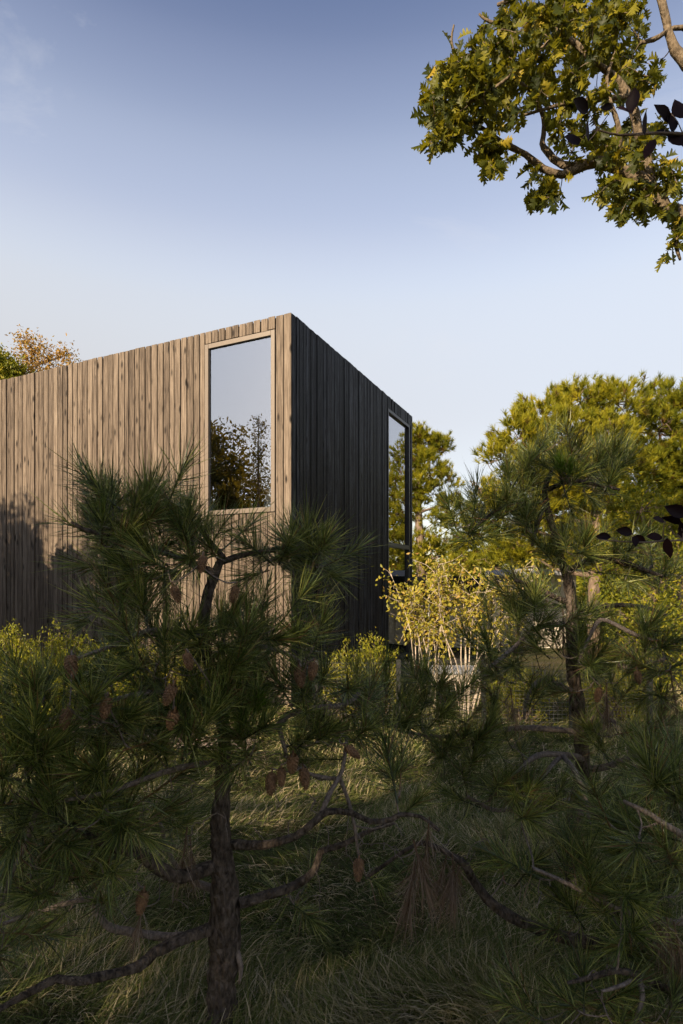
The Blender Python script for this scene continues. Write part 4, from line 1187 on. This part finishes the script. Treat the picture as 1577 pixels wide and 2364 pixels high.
def broad_tree(name, seed, base, trunk, blobs, nclus, per, size, mat, label, cat='tree', group=None, spread=.16, bark='farbark', up=0.2, hang=0.2, attr=(.5, .2), limb_r=.05, shell=.5):
    rng = np.random.RandomState(seed); base = np.array(base, float)
    e = empty(name, tuple(base)); tag(e, label, cat, group)
    sp = spline(trunk, .3)
    MB().tube(sp[:, :3] - base, sp[:, 3], 10, .08, rng).ob('trunk', M[bark], e, True)
    P = blob_points(rng, blobs, nclus, shell)
    b = MB()
    for q in blobs:
        c = np.array(q[:3]); j = int(np.argmin(np.abs(sp[:, 2] - (c[2] - .5 * np.hypot(c[0] - base[0], c[1] - base[1]) - q[5] * .5))))
        a = sp[j, :3]; s2 = spline([(*a, sp[j, 3] * .6), (*((a + c) / 2 + rng.normal(0, .1, 3)), limb_r * .7), (*c, limb_r * .4)], .25)
        b.tube(s2[:, :3] - base, s2[:, 3], 6, .1, rng)
        for _ in range(10):
            d = unit(rng.normal(size=3) + np.array([0, 0, .4])); f = c + d * np.array(q[3:6]) * rng.uniform(.8, 1.05)
            s3 = spline([(*c, limb_r * .35), (*((c + f) / 2 + rng.normal(0, .1, 3)), limb_r * .22), (*f, limb_r * .1)], .25)
            b.tube(s3[:, :3] - base, s3[:, 3], 4, .1, rng)
    b.ob('limbs', M[bark], e, True)
    m_ = leaf_cloud(rng, P - base, per, spread, size, up, hang, attr)
    o = m_.ob('crown', mat, e); o['kind'] = 'stuff'
    return e


def distant_treeline():
    rng = np.random.RandomState(550)
    blobs = []
    for k in range(46):
        x = -2 + 56 * (k + rng.uniform(0, 1)) / 46; y = 46 + rng.uniform(-3, 3); h = rng.uniform(3.2, 5.2)
        blobs += [(x, y, h * .35, 1.6, 1.3, h * .4), (x + .5, y, h * .75, 1.0, 1.0, h * .28)]
    P = blob_points(rng, blobs, 2600, .5)
    o = leaf_cloud(rng, P, 12, .35, (.3, .55), .2, 0, (.45, .2), .6).ob('distant_wood', M['decid'])
    tag(o, 'far wood closing the horizon behind the garden', 'wood', None, 'stuff')


distant_treeline()


def trees_behind():
    # behind the house, upper left
    D = 24.0
    b = W(120, 0, D); blobs = [wb(85, 805, D, 30), wb(62, 790, D, 20), wb(115, 830, D, 32), wb(152, 820, D, 18), wb(60, 830, D, 25), wb(90, 860, D, 40), wb(160, 860, D, 28), wb(50, 880, D, 50), wb(140, 900, D, 50)]
    broad_tree('autumn_tree', 501, (b[0], D, 0), [(b[0], D, 0, .22), (b[0] - .3, D, 4, .18), (b[0] - .5, D, 8, .1), (b[0] - .9, D, 11.8, .02)], blobs, 330, 12, (.09, .18), M['autumn'], 'orange autumn tree showing above the roof at the left', 'tree', spread=.22, limb_r=.06)
    b = W(-10, 0, 23); blobs = [wb(5, 850, 23, 35), wb(-20, 840, 23, 40), wb(30, 870, 23, 35), wb(-60, 850, 23, 60)]
    broad_tree('green_tree', 502, (b[0], 23, 0), [(b[0], 23, 0, .2), (b[0], 23, 5, .15), (b[0], 23, 10.5, .03)], blobs, 330, 20, (.12, .22), M['decid'], 'green tree crown at the left edge above the roof', 'tree', spread=.2)
    # bright deciduous trees on the right, behind the young pine
    D = 11.0
    b = W(1500, 0, D); blobs = [wb(1480, 1180, D, 70, .9), wb(1560, 1240, D, 80, .9), wb(1440, 1290, D, 70, .9), wb(1520, 1330, D, 80, .9), wb(1480, 1420, D, 80, .9), wb(1570, 1430, D, 80, .9), wb(1430, 1400, D, 50, .9), wb(1470, 1510, D, 70, .9), wb(1560, 1530, D, 70, .9)]
    broad_tree('maple_tree', 503, (b[0], D, 0), [(b[0], D, 0, .09), (b[0], D, 1, .07), (b[0] + .1, D, 2.2, .05), (b[0], D, 3.2, .02)], blobs, 420, 22, (.06, .12), M['decid'], 'bushy yellow-green tree behind the right pine', 'tree', spread=.16)
    # filler wood further back on the right
    D = 20.0
    for k, (px, top, lab) in enumerate(((1230, 1330, 'yellow-green understorey tree left of the pale outbuilding'), (1420, 1290, 'dense green understorey tree right of the pale outbuilding'), (1640, 1180, 'dense green tree at the far right edge of the garden'))):
        b = W(px, 0, D); blobs = [wb(px + dx, top + dy, D, r, .9) for dx, dy, r in ((0, 40, 60), (-60, 90, 60), (60, 90, 70), (0, 150, 80), (-80, 160, 60), (90, 160, 60), (0, 220, 70))]
        broad_tree('garden_tree', 510 + k, (b[0], D, 0), [(b[0], D, 0, .12), (b[0], D, 1.5, .09), (b[0], D, 2.6, .03)], blobs, 300, 18, (.12, .22), M['decid'], lab, 'tree', 'understorey trees at the garden edge', spread=.25)


trees_behind()


def serviceberry():
    D = 8.6
    rng = np.random.RandomState(61)
    b0 = W(1040, 0, D)
    base = np.array([b0[0], D, 0.0])
    e = empty('yellow_shrub', tuple(base)); tag(e, 'multi-stemmed shrub with yellowing leaves beside the house corner', 'shrub')
    tips = []
    for k in range(20):
        if k < 9: bx, d0 = W(rng.uniform(955, 1010), 0, 8.6)[0], 8.6 + rng.uniform(-.1, .1)
        else: bx, d0 = W(rng.uniform(1060, 1105), 0, 8.2)[0], 8.2 + rng.uniform(-.1, .1)
        tx = W(rng.uniform(890, 1060) if k < 9 else rng.uniform(980, 1230), 0, 8.5)[0]
        ztop = EYE + (HY - rng.uniform(1300, 1400)) / F * 8.5
        p = [(bx, d0, -.02, .012), (bx + (tx - bx) * .25 + rng.normal(0, .05), d0 + rng.normal(0, .06), .7, .010), (bx + (tx - bx) * .6 + rng.normal(0, .06), d0 + rng.normal(0, .15), 1.35, .007), (tx, d0 + rng.normal(0, .3), ztop, .004)]
        sp = spline(p, .12); bb = MB(); bb.tube(sp[:, :3] - base, sp[:, 3], 6, .12, rng); st = bb.ob('stem', M['stem'], e, True)
        tw = MB()
        for _ in range(13):
            j = rng.randint(int(len(sp) * .56), len(sp)); a = sp[j, :3]
            f = a + unit(rng.normal(size=3) + np.array([(tx - bx) * .4, -.1, .5])) * rng.uniform(.15, .42)
            s3 = spline([(*a, .005), (*((a + f) / 2 + rng.normal(0, .03, 3)), .0035), (*f, .002)], .08)
            tw.tube(s3[:, :3] - base, s3[:, 3], 4)
            tips += [f, s3[len(s3) // 2, :3]]
        o = tw.ob('twigs', M['stem'], st, True); o['kind'] = 'stuff'
    P = np.array(tips) - base
    m_ = leaf_cloud(rng, P, 7, .075, (.05, .085), -.2, .3, (.5, .22), .55)
    o = m_.ob('foliage', M['service'], e); o['kind'] = 'stuff'


serviceberry()


def bayberry(px, d, ztop, wid, seed, label, n=60, mat='bay'):
    """shrub of upright leafy shoots"""
    rng = np.random.RandomState(seed)
    b = W(px, 0, d); base = np.array([b[0], d, float(ground_z(b[0], d))])
    e = empty('bayberry_shrub', tuple(base)); tag(e, label, 'shrub', 'bayberry shrubs by the house')
    st = MB(); C = []; Dd = []
    for k in range(n):
        a = rng.uniform(0, 2 * math.pi); r = math.sqrt(rng.uniform()) * wid
        top = np.array([r * math.cos(a), r * math.sin(a) * .8, (ztop - base[2]) * (1 - .45 * (r / wid) ** 2) * rng.uniform(.62, 1.02)])
        bot = np.array([top[0] * .35, top[1] * .35, 0])
        sp = spline([(*bot, .008), (*(bot * .4 + top * .6 + rng.normal(0, .05, 3)), .005), (*top, .002)], .1)
        st.tube(sp[:, :3], sp[:, 3], 4)
        for p in sp[len(sp) // 3:, :3]: C.append(p)
        for _ in range(3):
            j = rng.randint(len(sp) // 2, len(sp)); f = sp[j, :3] + unit(rng.normal(size=3) + np.array([0, 0, .9])) * rng.uniform(.08, .22)
            st.tube([sp[j, :3], f], [.003, .0015], 4)
            for u in np.linspace(.3, 1, 4): C.append(sp[j, :3] * (1 - u) + f * u)
    o = st.ob('stems', M['farbark'], e, True); o['kind'] = 'stuff'
    m_ = leaf_cloud(rng, np.array(C), 6, .03, (.035, .065), .9, 0, (.5, .2), .36)
    o = m_.ob('foliage', M[mat], e); o['kind'] = 'stuff'


bayberry(40, 7.4, 1.42, .75, 601, 'lit bayberry shrub at the left edge below the shaded wall', 80)
bayberry(150, 7.9, 1.38, .7, 602, 'bayberry shrub with tall shoots in front of the shaded wall', 70)
bayberry(270, 8.0, 1.2, .7, 603, 'bayberry shrub behind the left foreground pine tufts', 60)
bayberry(420, 7.9, 1.38, .6, 604, 'bayberry shrub behind the front pine trunk below the window', 60)
bayberry(60, 6.2, 1.15, .7, 605, 'low bayberry shrub behind the leftmost pine tufts', 60)
bayberry(800, 7.9, 1.05, .4, 606, 'low golden bayberry shrub at the foot of the shaded side wall', 45)
bayberry(865, 8.1, 1.22, .36, 607, 'taller golden bayberry shrub at the far end of the shaded side wall', 45)
bayberry(1200, 8.0, .72, .5, 608, 'low shrub beyond the wire fence, left of the right pine trunk', 40)
bayberry(1430, 8.2, .9, .7, 609, 'low shrub beyond the wire fence, right of the right pine trunk', 60)


# ------------------------------------------------------------------ trees out of frame that shade the garden and show in the window
def shade_trees():
    sx, sy = SUN_AZ
    n = math.hypot(sx, sy); s = np.array([sx, sy]) / n; p = np.array([s[1], -s[0]])   # p: across the sun direction, pointing into the garden
    spots = [(1.9, 9.6, 9.4, 1.7), (-0.3, 9.0, 9.9, 2.0), (-2.8, 9.8, 9.6, 2.2), (-5.4, 10.5, 9.2, 2.4), (4.2, 9.4, 6.5, 1.5)]
    labs = ['shade tree outside the frame, nearest to the arborvitae row', 'shade tree outside the frame, second from the arborvitae row', 'shade tree outside the frame, third from the arborvitae row', 'shade tree outside the frame, farthest from the arborvitae row', 'shortest shade tree outside the frame']
    proto = None
    for k, (u, L, h, r) in enumerate(spots):
        q = p * u + s * L
        if proto is None:
            blobs = [(0, 0, h * .80, r * .7, r * .7, h * .2), (r * .5, 0, h * .6, r * .6, r * .6, h * .2), (-r * .5, .2, h * .62, r * .6, r * .6, h * .2), (0, r * .5, h * .55, r * .6, r * .6, h * .2), (0, -r * .5, h * .55, r * .6, r * .6, h * .2), (0, 0, h * .36, r * .8, r * .8, h * .16), (r * .5, r * .4, h * .33, r * .5, r * .5, h * .14), (-r * .5, -r * .4, h * .33, r * .5, r * .5, h * .14)]
            proto = broad_tree('shade_tree', 700, (0, 0, 0), [(0, 0, -.1, .2), (0.1, 0, 2, .16), (0, .1, 4.5, .1), (0, 0, h * .9, .03)], blobs, 320, 16, (.17, .30), M['shade'], labs[0], 'tree', 'shade trees outside the frame', spread=.22, shell=.2)
            o = proto; o.location = (q[0], q[1], 0)
        else:
            o = proto.copy(); COL.objects.link(o); o.location = (q[0], q[1], 0); o['label'] = labs[k]
            o.rotation_euler = (0, 0, k * 1.3); o.scale = (r / 1.7, r / 1.7, h / 9.4)
            for ch in list(proto.children):
                c = ch.copy(); COL.objects.link(c); c.parent = o
    # dense clipped row that shades the low front wall
    for k, (u, h, r) in enumerate(((9.75, 4.55, .72), (10.95, 4.75, .72), (12.1, 5.0, .75), (13.3, 4.9, .8), (14.5, 5.2, .85))):
        wpt = p * u; al = -4.9 + 4.6
        x, y = p * u + s * al
        blobs = [(x, y, h * f_, r * g_, r * g_, h * .13) for f_, g_ in ((.12, .95), (.3, 1.0), (.48, 1.0), (.66, .95), (.80, .85), (.9, .6))]
        broad_tree('arborvitae', 740 + k, (x, y, 0), [(x, y, -.1, .1), (x, y, h * .5, .06), (x, y, h * .95, .01)], blobs, 560, 22, (.12, .22), M['shade'], ['arborvitae outside the frame nearest the front window', 'second arborvitae of the row left of the frame', 'middle arborvitae of the row left of the frame', 'fourth arborvitae of the row left of the frame', 'last arborvitae of the row, farthest from the house corner'][k], 'tree', 'arborvitae row outside the frame', spread=.10, limb_r=.02, shell=.1)
    # trees mirrored in the tall window, and whose tops shade the wall
    def tr(x, y, h, r, seed, label):
        blobs = [(x, y, h * .62, r * .85, r * .85, h * .2), (x + r * .4, y, h * .42, r * .7, r * .7, h * .2), (x - r * .4, y + r * .3, h * .45, r * .7, r * .7, h * .2), (x, y - r * .4, h * .3, r * .8, r * .8, h * .2), (x + r * .1, y, h * .84, r * .4, r * .4, h * .14), (x, y, h * .2, r * .8, r * .8, h * .15)]
        broad_tree('garden_oak', seed, (x, y, 0), [(x, y, -.1, .2), (x + .1, y, 2, .16), (x, y, h * .55, .1), (x, y, h * .95, .02)], blobs, 900, 26, (.15, .26), M['shade'], label, 'tree', None, spread=.22)
    tr(-13.6, 3.4, 8.3, 2.7, 711, 'broadleaf tree mirrored in the tall front window')
    tr(-12.6, 0.4, 5.4, 1.8, 713, 'smaller round tree mirrored low in the tall front window')
    for k, (u, al, h, r) in enumerate(((10.35, 3.6, 8.0, .5), (12.2, 3.4, 7.6, .8), (13.3, 3.8, 7.3, .9))):
        x, y = p * u + s * al
        blobs = [(x, y, h * .93, r * .45, r * .45, h * .06), (x + .1, y, h * .82, r * .75, r * .75, h * .08), (x, y, h * .68, r, r, h * .1), (x, y, h * .5, r, r, h * .1)]
        broad_tree('birch_tree', 720 + k, (x, y, 0), [(x, y, -.1, .08), (x, y, h * .5, .05), (x, y, h * .97, .01)], blobs, 130, 16, (.07, .13), M['shade'], ['tallest slim tree left of the frame, its shadow on the wall boards', 'slim tree left of the frame behind the arborvitae row', 'leftmost slim tree behind the arborvitae row'][k], 'tree', None, spread=.12, limb_r=.02)


shade_trees()


# ------------------------------------------------------------------ grass
def grass():
    rng = np.random.RandomState(77)
    n = 120000
    y = 1.6 * (10.5 / 1.6) ** rng.uniform(0, 1, n) ** 0.9
    x = rng.uniform(-.72, .72, n) * y
    keep = ~((np.abs(x + 0.8) < 0) )
    # keep clear of the house
    lx = (x - HC[0]) * math.cos(-HR) - (y - HC[1]) * math.sin(-HR); ly = (x - HC[0]) * math.sin(-HR) + (y - HC[1]) * math.cos(-HR)
    keep &= ~((ly > -.1) & (lx < .1))
    t = (x + 9) / 11; py = 9.1 - 2.9 * t + .25 * np.sin(t * 7); keep &= (np.abs(y - py) > .28) | (t > .72)
    x, y = x[keep], y[keep]; n = len(x)
    f1 = np.sin(x * 2.1 + 1.7 * np.sin(y * 1.3)) + np.sin(y * 2.7 + x * 1.1 + 2); f2 = np.sin(x * 5.3 - y * 3.1) + np.sin(x * 1.7 + y * 6.1 + 1)
    ang = f1 * 1.5 + f2 * .7 + rng.normal(0, .75, n)
    clump = np.clip(.5 + .25 * f2 + .2 * f1, .15, 1.2)
    L = rng.uniform(.07, .21, n) * (.65 + .5 * clump)
    lean = rng.uniform(.35, 1.25, n)
    hd = np.stack([np.cos(ang), np.sin(ang), np.zeros(n)], 1)
    up = np.array([0, 0, 1.0])
    base = np.stack([x, y, ground_z(x, y) - .01], 1)
    def at(u): return base + hd * (L * np.sin(lean) * u * (0.4 + .9 * u))[:, None] + up * (L * (u * np.cos(lean * .6) - .62 * np.sin(lean) * u * u))[:, None]
    p0, p1, p2, p3 = base, at(.4), at(.75), at(1.08)
    w = (rng.uniform(.0012, .0026, n) * np.clip(y / 2.6, 1, 3))[:, None]
    side = np.stack([-np.sin(ang), np.cos(ang), np.zeros(n)], 1) * .75 + rng.normal(0, .35, (n, 3))
    side = unit(side) * w
    v = np.stack([p0 - side, p0 + side, p1 - side, p1 + side, p2 - side * .7, p2 + side * .7, p3], 1).reshape(-1, 3)
    v[:, 2] = np.maximum(v[:, 2], ground_z(v[:, 0], v[:, 1]) + .003)
    k = np.arange(n)[:, None] * 7
    q = np.concatenate([k + np.array([0, 1, 3, 2]), k + np.array([2, 3, 5, 4])]); tr = k + np.array([4, 5, 6])
    c = np.clip(.36 + .10 * f1 + rng.normal(0, .17, n), 0, 1)
    c = np.where(rng.uniform(size=n) < .19 + .09 * f2, rng.uniform(.7, 1, n), c)
    o = ob('grass', mesh('grass', v, tr, q, np.repeat(c, 7)), M['grass'])
    tag(o, 'long tousled grass with straw-coloured blades in the shade', 'grass', None, 'stuff')


grass()
